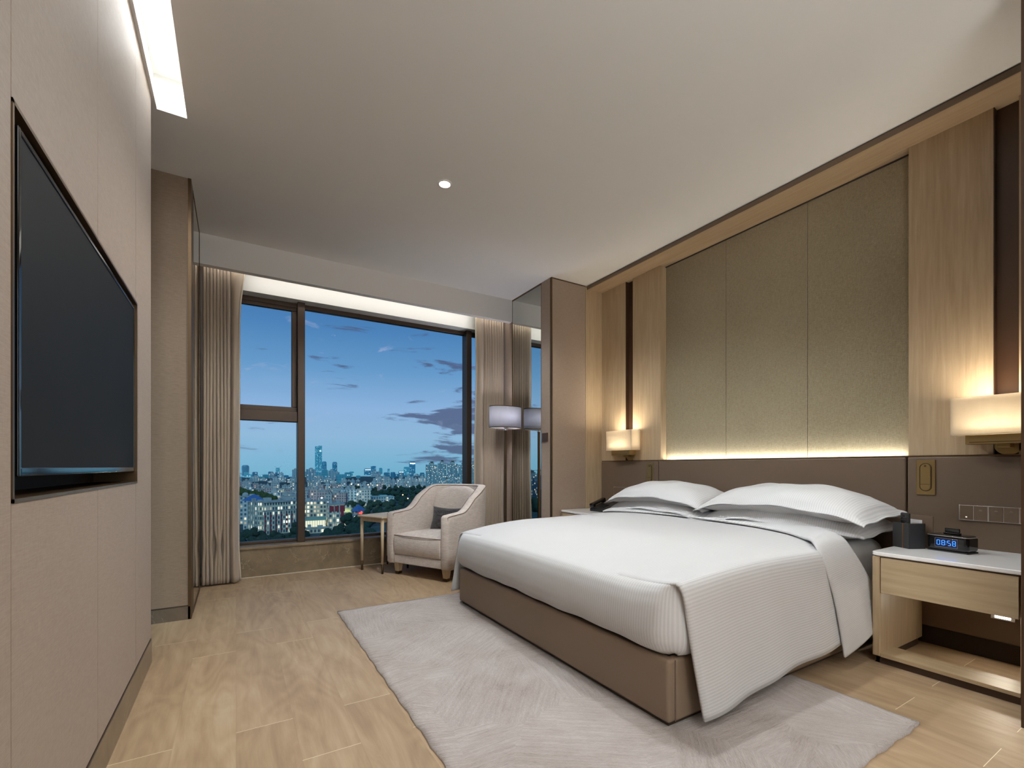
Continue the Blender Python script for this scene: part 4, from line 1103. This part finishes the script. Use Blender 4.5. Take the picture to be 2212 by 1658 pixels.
("pink", 95, 637, 9.2, 11.4, 14.3, -0.12, ""),
("house", 103, 628, 8.0, 15.4, 10.7, -0.34, ""),
("pink", 117, 633, 17.4, 13.3, 11.7, -0.39, ""),
("pale", 120, 571, 10.8, 13.4, 18.9, -0.09, ""),
("house", 128, 549, 14.5, 10.8, 19.7, -0.16, "")
]
TREES = [
(-0.0, 349.2, 4.6, 1.15), (6.6, 355.0, 3.4, 1.05), (14.9, 347.0, 3.0, 1.22), (20.9, 330.8, 4.9, 1.14), (28.9, 334.8, 2.1, 1.15), (37.1, 333.0, 5.0, 0.99), (50.9, 314.9, 5.6, 0.97), (58.7, 315.7, 8.8, 0.97), (64.2, 303.9, 10.1, 1.15), (71.7, 303.1, 9.1, 0.98), (0.7, 311.2, 5.4, 1.23), (8.9, 320.0, 3.4, 1.1), (14.7, 313.6, 3.9, 0.95), (21.0, 301.5, 5.5, 0.93), (29.5, 306.7, 4.5, 1.06), (47.7, 289.9, 6.9, 1.09), (52.2, 279.7, 9.6, 1.16), (59.7, 274.8, 10.9, 1.23), (66.1, 275.0, 9.7, 1.17), (-0.1, 292.8, 5.1, 1.06), (6.0, 291.3, 4.4, 1.25), (11.5, 286.5, 4.7, 1.22), (18.0, 281.0, 5.1, 0.96), (23.7, 273.2, 6.9, 0.94), (28.9, 262.7, 8.8, 0.99), (37.4, 269.8, 7.8, 1.15), (43.5, 260.8, 7.8, 0.94), (50.6, 264.2, 8.8, 1.1), (56.7, 260.2, 10.1, 1.06), (0.9, 251.2, 8.0, 0.94), (7.4, 254.9, 7.8, 1.05), (11.8, 248.0, 7.4, 1.12), (17.2, 245.3, 8.2, 1.18), (23.3, 240.2, 7.6, 1.2), (29.8, 249.9, 6.9, 1.07), (33.7, 239.5, 8.0, 1.13), (41.4, 243.4, 6.8, 1.16), (46.4, 231.9, 11.7, 1.1), (50.9, 226.9, 11.5, 0.94), (0.6, 240.0, 8.4, 1.1), (5.6, 234.2, 8.6, 0.91), (9.9, 226.4, 9.2, 1.09), (14.0, 219.8, 9.4, 1.01), (19.0, 218.6, 9.7, 0.95), (25.5, 225.0, 8.6, 0.97), (29.3, 207.5, 11.1, 1.01), (34.6, 203.5, 10.9, 1.12), (41.4, 209.0, 12.3, 0.98), (47.7, 207.4, 11.4, 1.01), (69.0, 343.5, 12.7, 1.0), (71.8, 330.1, 12.5, 1.0), (73.6, 317.4, 11.6, 1.0), (33.7, 329.7, 9.7, 1.0), (9.8, 344.0, 6.1, 1.0), (101.9, 537.4, 5.8, 1.07), (115.8, 553.0, 6.9, 1.21), (123.3, 545.1, 7.8, 0.95), (131.4, 535.3, 7.7, 1.1), (139.8, 533.2, 7.5, 1.11), (148.3, 534.1, 6.1, 1.26), (148.4, 504.6, 9.2, 1.17), (163.6, 522.9, 8.1, 0.93), (170.3, 507.3, 9.1, 1.11), (174.0, 490.3, 7.7, 1.3), (187.2, 502.3, 8.1, 0.91), (198.4, 501.3, 7.8, 1.15), (197.8, 470.4, 8.0, 1.26), (213.8, 487.8, 8.5, 1.26), (212.3, 462.7, 8.3, 1.02), (110.9, 498.5, 5.4, 1.2), (117.9, 486.9, 6.1, 0.94), (124.4, 475.2, 6.4, 1.0), (131.0, 461.1, 6.9, 1.12), (140.3, 455.6, 7.4, 0.98), (151.8, 455.2, 9.0, 1.25), (161.1, 455.2, 6.5, 1.22), (172.2, 457.3, 5.4, 0.91), (176.9, 446.9, 8.0, 1.13), (179.1, 425.0, 7.8, 1.07), (196.3, 438.7, 5.3, 1.21), (102.6, 433.5, 6.6, 1.1), (109.4, 424.1, 7.9, 1.16), (116.5, 413.5, 7.7, 1.09), (131.1, 427.1, 5.1, 0.95), (132.6, 397.5, 7.7, 1.2), (139.4, 388.8, 6.9, 1.06), (153.5, 399.7, 8.3, 1.09), (164.7, 397.3, 4.9, 1.19), (169.9, 380.7, 7.2, 0.95), (89.5, 363.3, 8.8, 0.99), (103.7, 384.1, 4.5, 0.99), (111.8, 381.7, 5.4, 1.19), (119.6, 373.2, 4.7, 1.27), (127.5, 370.2, 4.7, 0.99), (130.2, 350.5, 8.8, 1.0), (140.1, 346.7, 6.4, 1.06), (148.6, 341.4, 6.5, 1.1), (155.2, 629.5, 10.1, 1.12), (161.5, 618.3, 11.1, 1.28), (174.0, 627.1, 8.0, 1.1), (178.0, 606.4, 8.3, 0.94), (189.8, 618.9, 6.8, 0.95), (191.1, 595.1, 7.5, 1.3), (207.6, 610.9, 8.1, 1.05), (213.4, 601.0, 6.3, 1.02), (216.9, 582.0, 9.1, 1.11), (226.3, 584.1, 10.1, 1.09), (236.8, 582.7, 8.3, 1.03), (248.9, 587.0, 8.4, 1.23), (248.3, 561.3, 9.4, 1.11), (259.0, 563.1, 10.7, 1.14), (175.9, 742.8, 8.8, 1.09), (182.6, 738.7, 9.3, 1.16), (188.1, 728.9, 9.0, 1.04), (193.6, 719.1, 9.8, 1.21), (198.9, 707.0, 10.0, 1.1), (208.5, 707.1, 9.0, 1.18), (215.0, 700.2, 9.2, 1.21), (225.7, 705.0, 9.9, 1.2), (235.0, 697.9, 9.4, 1.0), (248.9, 704.9, 11.7, 1.26), (256.0, 700.5, 8.1, 1.01), (257.4, 678.2, 9.5, 1.19), (263.9, 665.1, 14.3, 1.03), (280.6, 682.3, 11.9, 1.25), (283.9, 663.8, 12.1, 1.26), (289.0, 656.3, 10.4, 0.93), (300.7, 663.2, 10.7, 0.93), (305.5, 654.6, 11.4, 1.29), (316.4, 656.2, 9.1, 1.01), (315.9, 633.4, 12.0, 1.14), (182.2, 837.2, 13.2, 1.11), (190.3, 824.8, 8.8, 1.12), (200.1, 821.5, 10.1, 1.23), (215.1, 837.6, 9.6, 1.01), (222.2, 833.7, 14.1, 0.98), (225.2, 810.5, 13.9, 0.96), (238.1, 824.1, 9.6, 1.02), (245.0, 815.2, 12.0, 1.1), (254.1, 811.0, 11.9, 1.27), (266.0, 813.8, 8.1, 1.23), (274.3, 803.9, 12.1, 1.1), (281.0, 792.0, 14.2, 1.07), (286.9, 780.6, 12.4, 1.2), (298.4, 782.0, 12.8, 1.05), (182.6, 940.1, 6.1, 1.1), (192.2, 957.6, 6.1, 1.1), (194.3, 933.1, 7.9, 1.1), (202.7, 939.7, 7.5, 1.1), (207.9, 930.7, 7.7, 1.1), (212.9, 921.9, 7.0, 1.1), (222.8, 933.4, 7.3, 1.1), (225.4, 914.4, 7.0, 1.1), (20.3, 477.7, 24.0, 1.1), (23.4, 464.2, 22.8, 1.1), (25.9, 451.0, 21.8, 1.1), (15.4, 486.4, 24.6, 1.1), (4.3, 580.6, 23.8, 1.1), (8.3, 554.8, 22.8, 1.1), (45.7, 462.4, 16.4, 1.1)
]

# ================================================================== THE CITY OUTSIDE (room is 45 m above the ground)
GZ = -45.0
def facade(name, wall, glass, cw, chh, lit=.25, litcol=(1, .86, .60, 1), ls=1.1, frame=(.28, .30), rough=.6, rib=0, metal=0):
    m = bpy.data.materials.new(name); m.use_nodes = True; t = NT(m.node_tree); p = t.n['Principled BSDF']
    tc_ = t.new('TexCoord'); X, Y, Z = t.sep(tc_.outputs['Object']); nx, ny, nz = t.sep(tc_.outputs['Normal'])
    side = t.math('GREATER_THAN', t.math('ABSOLUTE', nx), .7071)
    u = t.math('ADD', t.math('MULTIPLY', Y, side), t.math('MULTIPLY', X, t.math('SUBTRACT', 1, side)))
    oi = t.new('ObjectInfo').outputs['Random']
    cu_ = t.math('DIVIDE', u, cw); cv_ = t.math('DIVIDE', Z, chh)
    fu = t.math('ABSOLUTE', t.math('SUBTRACT', t.math('FRACT', cu_), .5)); fv = t.math('ABSOLUTE', t.math('SUBTRACT', t.math('FRACT', cv_), .5))
    win_ = t.math('MULTIPLY', t.math('LESS_THAN', fu, .5-frame[0]*.5), t.math('LESS_THAN', fv, .5-frame[1]*.5))
    win_ = t.math('MULTIPLY', win_, t.math('LESS_THAN', t.math('ABSOLUTE', nz), .5))
    wn = t.new('TexWhiteNoise', noise_dimensions='4D'); t.put(wn.inputs['Vector'], t.comb(t.math('FLOOR', cu_), t.math('FLOOR', cv_), t.math('MULTIPLY', side, 7))); t.put(wn.inputs['W'], oi)
    on = t.math('MULTIPLY', t.math('LESS_THAN', wn.outputs['Value'], lit), win_)
    wv = t.mix(t.math('MULTIPLY', oi, .5), wall, tuple(c*.72 for c in wall[:3])+(1,))
    if rib: wv = t.mix(t.math('MULTIPLY', t.math('LESS_THAN', t.math('FRACT', t.math('DIVIDE', u, rib)), .28), .6), wv, tuple(min(1, c*1.5) for c in wall[:3])+(1,))
    t.put(p.inputs['Base Color'], t.mix(win_, wv, glass)); p.inputs['Roughness'].default_value = rough; p.inputs['Metallic'].default_value = metal
    t.put(p.inputs['Emission Color'], litcol)
    t.put(p.inputs['Emission Strength'], t.math('MULTIPLY', on, t.math('MULTIPLY', t.sep(wn.outputs['Color'])[1], ls)))
    return m
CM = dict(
    glass=facade('hazy_teal_glass_wall', (.14, .52, .62, 1), (.07, .38, .50, 1), 7, 7, .22, (.55, .9, 1, 1), .55, (.2, .3), .25),  # bluish glass colour, also standing in for distance haze
    dark=facade('hazy_blue_glass_wall', (.07, .34, .50, 1), (.03, .22, .36, 1), 6, 6, .14, (.6, .9, 1, 1), .5, (.2, .3), .3),  # same haze tint put into a darker blue glass colour
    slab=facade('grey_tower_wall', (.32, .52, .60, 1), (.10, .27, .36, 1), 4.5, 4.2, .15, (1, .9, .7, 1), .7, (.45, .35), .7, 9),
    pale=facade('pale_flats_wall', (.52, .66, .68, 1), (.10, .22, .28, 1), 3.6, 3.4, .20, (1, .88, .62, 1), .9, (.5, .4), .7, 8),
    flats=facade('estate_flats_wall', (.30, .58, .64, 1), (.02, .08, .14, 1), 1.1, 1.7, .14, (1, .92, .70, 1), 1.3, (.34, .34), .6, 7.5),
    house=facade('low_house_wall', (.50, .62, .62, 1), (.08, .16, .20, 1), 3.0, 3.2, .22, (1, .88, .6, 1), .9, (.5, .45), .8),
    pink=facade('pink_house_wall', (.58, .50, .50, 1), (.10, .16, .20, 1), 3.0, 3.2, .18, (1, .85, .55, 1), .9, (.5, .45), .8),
    school=facade('school_wall', (.66, .72, .58, 1), (.05, .10, .15, 1), 1.75, 3.2, .30, (.95, .95, .75, 1), 1.4, (.45, .40), .8),
    cream=facade('cream_wall', (.74, .74, .58, 1), (.10, .14, .16, 1), 2.4, 3.2, .42, (1, .92, .62, 1), 1.5, (.4, .4), .8),
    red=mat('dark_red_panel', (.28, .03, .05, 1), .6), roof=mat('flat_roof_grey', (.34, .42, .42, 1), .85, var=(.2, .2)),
    green=mat('green_roof', (.26, .48, .36, 1), .7, var=(.3, .1)), blue=mat('blue_tile_roof', (.05, .16, .40, 1), .6, var=(.5, .1)),
    teal=mat('teal_metal_roof', (.28, .52, .52, 1), .6, var=(.2, .1)), grass=mat('lit_sports_field', (.50, .55, .22, 1), .9, var=(.1, .1)),
    glow=emit_mat('lit_sign_face', (.8, .95, 1, 1), 2.0), warmglow=emit_mat('lit_hall_glass', (.95, .97, .72, 1), .85), redglow=emit_mat('red_lantern_light', (1, .10, .08, 1), 1.6),
    orange=emit_mat('sodium_lamp', (1, .55, .2, 1), 9), flood=emit_mat('flood_lamp', (1, .97, .85, 1), 14),
    bark=mat('tree_bark', (.06, .05, .04, 1), .9),
)
def leaf_mat(name, a, b):
    m = bpy.data.materials.new(name); m.use_nodes = True; t = NT(m.node_tree); p = t.n['Principled BSDF']
    co = t.new('TexCoord').outputs['Object']; n_ = t.noise(co, 1.3, 6, .75)
    t.put(p.inputs['Base Color'], t.ramp(n_, [(.35, a), (.68, b)])); p.inputs['Roughness'].default_value = .9
    t.put(p.inputs['Normal'], t.bump(t.noise(co, 2.2, 5, .8), 1.0, .8)); return m
LEAF = leaf_mat('dark_leaves', (.008, .035, .028, 1), (.045, .13, .085, 1))
LEAF2 = leaf_mat('olive_leaves', (.02, .06, .02, 1), (.12, .20, .06, 1))
# ground
gm = bpy.data.materials.new('city_ground'); gm.use_nodes = True; t = NT(gm.node_tree); p = t.n['Principled BSDF']
co = t.new('TexCoord').outputs['Object']; n_ = t.noise(co, .02, 6, .7)
t.put(p.inputs['Base Color'], t.ramp(n_, [(.4, (.012, .04, .04, 1)), (.6, (.05, .11, .11, 1))])); p.inputs['Roughness'].default_value = .95
bm = bmesh.new()
ctr = bm.verts.new((0, 0, GZ)); rg = [bm.verts.new((2300*math.sin(a), 2300*math.cos(a), GZ)) for a in [2*PI*i/48 for i in range(48)]]
for i in range(48): bm.faces.new((ctr, rg[(i+1) % 48], rg[i]))
tag(O('ground', bm, gm), kind='structure')

def bld_mesh(kind, w_, d_, h_):
    """returns [(part name, bmesh, material)]; local origin at the middle of the footprint"""
    out = []; bm = bmesh.new(); fm = CM.get(kind, CM['glass'])
    if kind == 'dome':
        fm = CM['dark']; n = 20; prof = [(1, 0), (1, .86), (.93, .92), (.76, .97), (.5, .995), (.0, 1)]
        R_ = [[bm.verts.new((w_/2*r*math.cos(2*PI*i/n), d_/2*r*math.sin(2*PI*i/n), h_*z)) for i in range(n)] for r, z in prof[:-1]]
        for A, B_ in zip(R_, R_[1:]):
            for i in range(n): bm.faces.new((A[i], A[(i+1) % n], B_[(i+1) % n], B_[i]))
        bm.faces.new(R_[-1]); out.append(('tower_body', bm, fm)); return out
    if kind == 'spire':
        box(bm, -w_/2, w_*.02, -d_/2, d_/2, 0, h_*.97); box(bm, w_*.02, w_/2, -d_/2*.9, d_/2, 0, h_); out.append(('tower_body', bm, CM['glass']))
        b2 = bmesh.new(); box(b2, -w_*.02, w_*.06, -d_/2-.6, -d_/2, 0, h_*.985); out.append(('fin', b2, CM['dark']))
        b3 = bmesh.new(); box(b3, w_*.12, w_*.40, -d_/2-.4, -d_/2*.9, h_*.76, h_*.82); out.append(('lit_floors', b3, emit_mat('lit_floor_band', (.6, .95, 1, 1), .9))) if w_ > 40 else None
        return out
    if kind in ('glass', 'slim', 'cranes', 'sign'):
        fm = CM['dark'] if (int(w_*10) % 3 == 0 or kind == 'sign') else CM['glass']
        box(bm, -w_/2, w_/2, -d_/2, d_/2, 0, h_*.94); box(bm, -w_*.40, w_*.42, -d_*.4, d_*.4, h_*.94, h_); out.append(('tower_body', bm, fm))
        if kind == 'cranes':
            b2 = bmesh.new(); tube(b2, [(-w_*.25, 0, h_), (-w_*.9, 0, h_*1.28)], .7, 5); out.append(('crane', b2, CM['slab'])); b2 = bmesh.new(); tube(b2, [(w_*.25, 0, h_), (w_*.9, 0, h_*1.28)], .7, 5); out.append(('crane', b2, CM['slab']))
        if kind == 'sign':
            b2 = bmesh.new(); box(b2, -w_*.36, w_*.46, -d_/2-1, -d_/2, h_*.78, h_*.88); out.append(('roof_sign', b2, CM['glow']))
        return out
    # slab / pale / flats / house / pink
    box(bm, -w_/2, w_/2, -d_/2, d_/2, 0, h_)
    if kind in ('slab', 'pale', 'flats'):
        nb = max(2, int(w_/7))
        for i in range(nb):
            cx = -w_/2+(i+.5)*w_/nb; box(bm, cx-w_/nb*.27, cx+w_/nb*.27, -d_/2-1.6, -d_/2+.1, 0, h_*.985)
    out.append(('walls', bm, fm)); b2 = bmesh.new()
    if kind in ('house', 'pink'):
        box(b2, -w_/2-.3, w_/2+.3, -d_/2-.3, -d_/2, h_-.3, h_+.9); box(b2, -w_/2-.3, w_/2+.3, d_/2, d_/2+.3, h_-.3, h_+.9); box(b2, -w_*.30, -w_*.05, -d_*.2, d_*.25, h_, h_+2.6); box(b2, w_*.15, w_*.32, -d_*.1, d_*.3, h_, h_+1.8)
    else:
        nb = 1 if kind != 'flats' else max(1, int(w_/11))
        for i in range(nb):
            cx = -w_/2+(i+.5)*w_/nb; box(b2, cx-w_/nb*.22, cx+w_/nb*.22, -d_*.25, d_*.25, h_, h_+3.2); box(b2, cx-w_/nb*.10, cx+w_/nb*.16, -d_*.15, d_*.15, h_+3.2, h_+4.8)
            if kind == 'flats': box(b2, cx-w_/nb*.38, cx+w_/nb*.34, -d_*.45, d_*.3, h_+4.9, h_+5.3)
    out.append(('roof_structure', b2, CM['roof']))
    return out
NAMES = dict(glass='office_tower', dome='round_top_tower', spire='skyscraper', cranes='tower_under_construction', sign='office_tower', slim='office_tower', slab='tower_block', pale='apartment_tower', flats='apartment_block', house='low_rise_building', pink='low_rise_building')
FILL = dict(glass=('distant teal glass office tower in the far skyline', 'far glass towers of the skyline'), slab=('grey high-rise block in the distant skyline', 'grey high-rise blocks of the skyline'),
    pale=('pale residential tower in the middle distance outside the window', 'pale residential towers outside'), flats=('apartment block of the estate seen only in the mirror', 'estate blocks seen in the mirror'),
    house=('whitish low building in the dense quarter outside the window', 'low buildings of the dense quarter'), pink=('pinkish low building in the dense quarter outside the window', 'pinkish low buildings of the dense quarter'))
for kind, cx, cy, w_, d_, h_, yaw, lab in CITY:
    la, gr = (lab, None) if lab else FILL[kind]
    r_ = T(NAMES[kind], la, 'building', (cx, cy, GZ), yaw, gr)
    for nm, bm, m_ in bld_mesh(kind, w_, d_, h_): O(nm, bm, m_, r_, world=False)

# ---- the near school and its neighbours
def house(name, label, cat, x, y, yaw, L, dep, h_, wallm, roofm=None, extra=None, group=None):
    r_ = T(name, label, cat, (x, y, GZ), yaw, group)     # local: x along the front, y to the back
    bm = bmesh.new(); box(bm, 0, L, 0, dep, 0, h_); O('walls', bm, wallm, r_, world=False)
    bm = bmesh.new(); box(bm, -.4, L+.4, -.4, dep+.4, h_, h_+.5); box(bm, L*.1, L*.25, dep*.3, dep*.7, h_+.5, h_+2.6); box(bm, L*.55, L*.8, dep*.4, dep*.8, h_+.5, h_+1.8)
    O('roof', bm, roofm or CM['roof'], r_, world=False)
    if extra:
        for nm, ds, m_ in extra:
            bm = bmesh.new()
            for dd in ds: box(bm, *dd)
            O(nm, bm, m_, r_, world=False)
    return r_
ribs = [(k*3.5-.25, k*3.5+.25, -.5, 0, 1, 15.5) for k in range(1, 7)]
reds = [(k*3.5+.4, k*3.5+1.5, -.12, 0, z, z+1.6) for k in range(0, 7) for z in (2.2, 5.4, 8.6, 11.8)]
house('school_building', 'long pale seven-storey school building with dark red panels', 'building', 16.0, 351, .30, 25, 12, 22.2, CM['school'],
    extra=[('pilaster_row', ribs, CM['roof']), ('red_panel_row', reds, CM['red']), ('ledge', [(-.3, 25.2, -.5, 0, 16.2, 16.7), (-.3, 25.2, -.6, 0, 21.7, 22.4)], CM['roof'])])
house('school_wing', 'pale corner wing of the school nearest the left curtain', 'building', 7.2, 366.4, -1.10, 14.0, 5, 21.7, CM['school'], extra=[('pilaster_row', [(k*2.8, k*2.8+.7, -.6, 0, 0, 22.5) for k in range(5)], CM['roof'])])
bq = house('domed_building', 'pale building with small round dome behind the school corner', 'building', 2.2, 427.4, -.3, 10.4, 14, 22.0, CM['house'])
bm = bmesh.new(); bmesh.ops.create_uvsphere(bm, u_segments=16, v_segments=8, radius=2.4, matrix=Matrix.Translation((3, 5, 23))); O('dome', bm, CM['roof'], bq, smooth=True, world=False)
bq = T('blue_roof_pavilion', 'pavilion with blue hipped roof on the school corner', 'pavilion', (11.5, 392, GZ), -.4)
bm = bmesh.new(); box(bm, -6, 6, -4, 4, 0, 21); O('walls', bm, CM['house'], bq, world=False)
bm = bmesh.new(); cyl(bm, 0, 0, 21, 25.5, 9, .8, 4, 1, .7); O('roof', bm, CM['blue'], bq, world=False)
house('rooftop_block', 'flat-roofed pale block just behind the school roof', 'building', 34.5, 454, -.125, 18.3, 12, 19.5, CM['house'])
house('arched_building', 'cream building with arched windows right of the window mullion', 'building', 45.0, 392, -.22, 19, 12, 18.5, CM['cream'])
bq = house('red_panel_building', 'cream school block with wide dark red panels', 'building', 56.2, 345.0, -.06, 10.5, 15, 19.3, CM['cream'], extra=[('red_panel', [(.3, 3.2, -.3, 0, 14.5, 18.2), (3.8, 6.6, -.3, 0, 14.5, 18.2), (7.0, 10.7, -.35, 0, 14.2, 18.6), (8.0, 10.0, -.35, 0, 1, 14.2)], CM['red']), ('column', [(k*3.5-.1, k*3.5+.4, -.45, 0, 0, 19.3) for k in range(3)], CM['roof'])])
bq = T('glass_sports_hall', 'low hall with green roof and brightly lit glass front', 'building', (41.4, 352, GZ), -.10)
bm = bmesh.new(); box(bm, 0, 14, 0, 22, 0, 3.0); box(bm, 0, .5, 0, 22, 3, 8); box(bm, 13.5, 14, 0, 22, 3, 8); box(bm, 0, 14, 21.5, 22, 3, 8); O('walls', bm, CM['cream'], bq, world=False)
bm = bmesh.new(); box(bm, -.4, 14.4, -.6, 22.4, 8, 8.5); O('roof', bm, CM['green'], bq, world=False)
bm = bmesh.new(); box(bm, .5, 13.5, .2, .4, 3.2, 8); O('lit_glass_front', bm, CM['warmglow'], bq, world=False)
bm = bmesh.new(); [box(bm, k*1.6, k*1.6+.2, 0, .2, 3.1, 8) for k in range(1, 9)]; O('glazing_bars', bm, CM['roof'], bq, world=False)
house('low_annex', 'low cream annex in front of the lit glass hall', 'building', 41, 344, -.1, 14, 6, 3.2, CM['cream'])
bq = house('lit_wing', 'low cream wing with a row of tall lit windows', 'building', 67.5, 352, .55, 15, 9, 9.2, CM['cream'], extra=[('lit_window', [(k*2.1+.6, k*2.1+1.9, -.1, 0, 3.2, 7.2) for k in range(7)], CM['warmglow'])])
house('sports_centre', 'wide low pale hall with teal roof among the trees', 'building', 134, 566, -.09, 34, 24, 9.0, CM['house'], CM['teal'])
house('white_villa', 'small white building with floodlit end wall behind the school', 'building', 45, 733, -.2, 14.4, 10, 13.8, CM['cream'])
house('white_terrace_house', 'small pale stepped house left of the tree belt', 'building', 186, 800, -.3, 13, 10, 14, CM['pale'])
bq = T('sports_field', 'floodlit yellow-green sports field behind the school', 'sports field', (92, 500, GZ), -.2)
bm = bmesh.new(); box(bm, -16, 12, -25, 25, 0, 1.2); O('pitch', bm, CM['grass'], bq, world=False)
bm = bmesh.new(); [cyl(bm, -15+k*4.2, 27, 0, 4.5, 2.6, .2, 4) for k in range(7)]; O('tent_row', bm, CM['roof'], bq, world=False)
bq = T('pagoda', 'small pagoda with blue roof and red lights between trees', 'pagoda', (97.5, 440, GZ), -.3)
bm = bmesh.new(); box(bm, -4, 4, -3, 3, 0, 6); O('walls', bm, CM['pink'], bq, world=False)
bm = bmesh.new(); cyl(bm, 0, 0, 6, 11, 6.5, .5, 4); cyl(bm, 0, 0, 5.2, 6, 7.5, 6.5, 4); O('roof', bm, CM['blue'], bq, world=False)
bm = bmesh.new(); [cyl(bm, 1.5+k*1.3, -4.2-.1*k, 2.5, 4.2, .5, .5, 8) for k in range(5)]; O('lantern', bm, CM['redglow'], bq, world=False)
# street and flood lamps
for k, (x, y, zz, big, la) in enumerate(((94.6, 456, -15.5, 0, 'orange street light leftmost of the four below the skyline'), (100.3, 453, -16, 0, 'orange street light second of the four below the skyline'), (108.3, 448, -16, 0, 'orange street light third of the four below the skyline'), (116, 444, -16.5, 0, 'orange street light rightmost of the four below the skyline'),
        (99.5, 453.4, -25.3, 1, 'bright white floodlight above the sports field'), (70.3, 471, -28.8, 1, 'round white lamp on the roof left of the sports field'), (136.8, 431, -25.7, 0, 'orange street light above the trees left of the armchair'), (141, 428.6, -29.2, 0, 'orange street light among the trees left of the armchair back'), (150.8, 422.6, -33.2, 0, 'orange street light half hidden behind the armchair back'), (33, 430, -27, 1, 'white floodlight on the building behind the school'))):
    q_ = T('street_lamp', la, 'street lamp', (x, y, GZ))
    bm = bmesh.new(); cyl(bm, x, y, GZ, zz-.3, .18, .10, 6); O('pole', bm, CM['bark'], q_)
    bm = bmesh.new(); bmesh.ops.create_icosphere(bm, subdivisions=2, radius=.75 if big else .5, matrix=Matrix.Translation((x, y, zz))); O('lamp_head', bm, CM['flood'] if big else CM['orange'], q_)
lamp('flood_glow', 'POINT', (99.5, 453.4, -25), 14000, (1, .96, .82), shadow_soft_size=.7)
lamp('field_glow', 'POINT', (86, 492, -26), 26000, (1, .96, .78), shadow_soft_size=2)
lamp('school_glow', 'POINT', (34, 330, -38), 14000, (.9, 1, .85), shadow_soft_size=1)
lamp('pagoda_glow', 'POINT', (100, 434, -41), 1500, (1, .1, .08), shadow_soft_size=.5)

# ---- trees
def tree_proto(seed, lm):
    rnd = random.Random(seed); bm = bmesh.new()
    for k in range(13):
        a = rnd.uniform(0, 2*PI); rr = rnd.uniform(0, 3.3); zz = rnd.uniform(-2.4, 2.6)-rr*.45
        bmesh.ops.create_icosphere(bm, subdivisions=3, radius=rnd.uniform(1.5, 2.6), matrix=Matrix.Translation((rr*math.cos(a), rr*math.sin(a), zz)))
    for v in bm.verts:
        n3 = noise.noise(v.co*.9+Vector((seed, 0, 0)))*.55+noise.noise(v.co*2.6)*.32
        v.co += v.co.normalized()*n3
    for v in bm.verts: v.co.z -= 3.6      # crown top at the origin of height
    bt = bmesh.new(); cyl(bt, 0, 0, -16, -4, .38, .25, 7)
    return bm, bt
protos = []
for k, lm in enumerate((LEAF, LEAF, LEAF, LEAF2)):
    a_, b_ = tree_proto(k+3, lm)
    r_ = T('tree', 'x', 'tree', (0, 0, -500)); O('crown', a_, lm, r_, smooth=True, world=False); O('trunk', b_, CM['bark'], r_, world=False); protos.append(r_)
used_ = set()
TR = random.Random(4)
for k, (x, y, top, sc) in enumerate(TREES):
    pk = TR.choice((0, 1, 2)) if not (y > 395 and x < 40) else 3
    r_ = protos[pk] if pk not in used_ else copy_tree(protos[pk]); used_.add(pk)
    r_.location = (x, y, GZ+top); s_ = sc*1.0; r_.scale = (s_, s_, s_); r_.rotation_euler = (0, 0, TR.uniform(0, 6.28))
    near = y < 330
    if pk == 3: tag(r_, 'olive green tree behind the school roof', 'tree', 'olive trees behind the school')
    elif near: tag(r_, 'dark green tree of the dense canopy below the window', 'tree', 'trees of the canopy below the window')
    else: tag(r_, 'dark tree of the park belt to the right of the school', 'tree', 'trees of the park belt')
for i_, r_ in enumerate(protos):
    if i_ not in used_:
        for c_ in list(r_.children): bpy.data.objects.remove(c_)
        bpy.data.objects.remove(r_)

# ---- the rest of the town and its woods to both sides of the view, too dense to count
RF = random.Random(21); bm = bmesh.new(); bt = bmesh.new()
for k in range(620):
    side = RF.random() < .58
    a = math.radians(RF.uniform(-68, -1.5) if side else RF.uniform(33.5, 72))
    D = RF.choice((RF.uniform(560, 900), RF.uniform(800, 1500), RF.uniform(1300, 2200)))
    if side and math.degrees(a) > -44 and math.degrees(a) < -24 and D < 700: continue
    w_ = RF.uniform(12, 30); d_ = RF.uniform(10, 24); h_ = RF.uniform(9, 20) if D < 900 else RF.uniform(14, 44)
    x_, y_ = D*math.sin(a), D*math.cos(a); box(bm, x_-w_/2, x_+w_/2, y_-d_/2, y_+d_/2, GZ, GZ+h_); box(bm, x_-w_*.2, x_+w_*.1, y_-d_*.2, y_+d_*.2, GZ+h_, GZ+h_+2.5)
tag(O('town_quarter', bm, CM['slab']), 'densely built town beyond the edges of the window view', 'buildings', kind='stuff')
for k in range(420):
    a = math.radians(RF.uniform(-66, -1) if RF.random() < .6 else RF.uniform(33, 70)); D = RF.uniform(170, 560)
    if math.degrees(a) < -24 and math.degrees(a) > -44 and 340 < D < 470: continue
    r_ = RF.uniform(4.5, 7.5); bmesh.ops.create_icosphere(bt, subdivisions=2, radius=r_, matrix=Matrix.Translation((D*math.sin(a), D*math.cos(a), GZ+RF.uniform(4, 9))))
for v in bt.verts: v.co += Vector((noise.noise(v.co*.4), noise.noise(v.co*.4+Vector((9, 0, 0))), noise.noise(v.co*.4+Vector((0, 9, 0)))))*2.4
tag(O('woodland', bt, LEAF, smooth=True), 'dark woodland beyond the edges of the window view', 'woodland', kind='stuff')
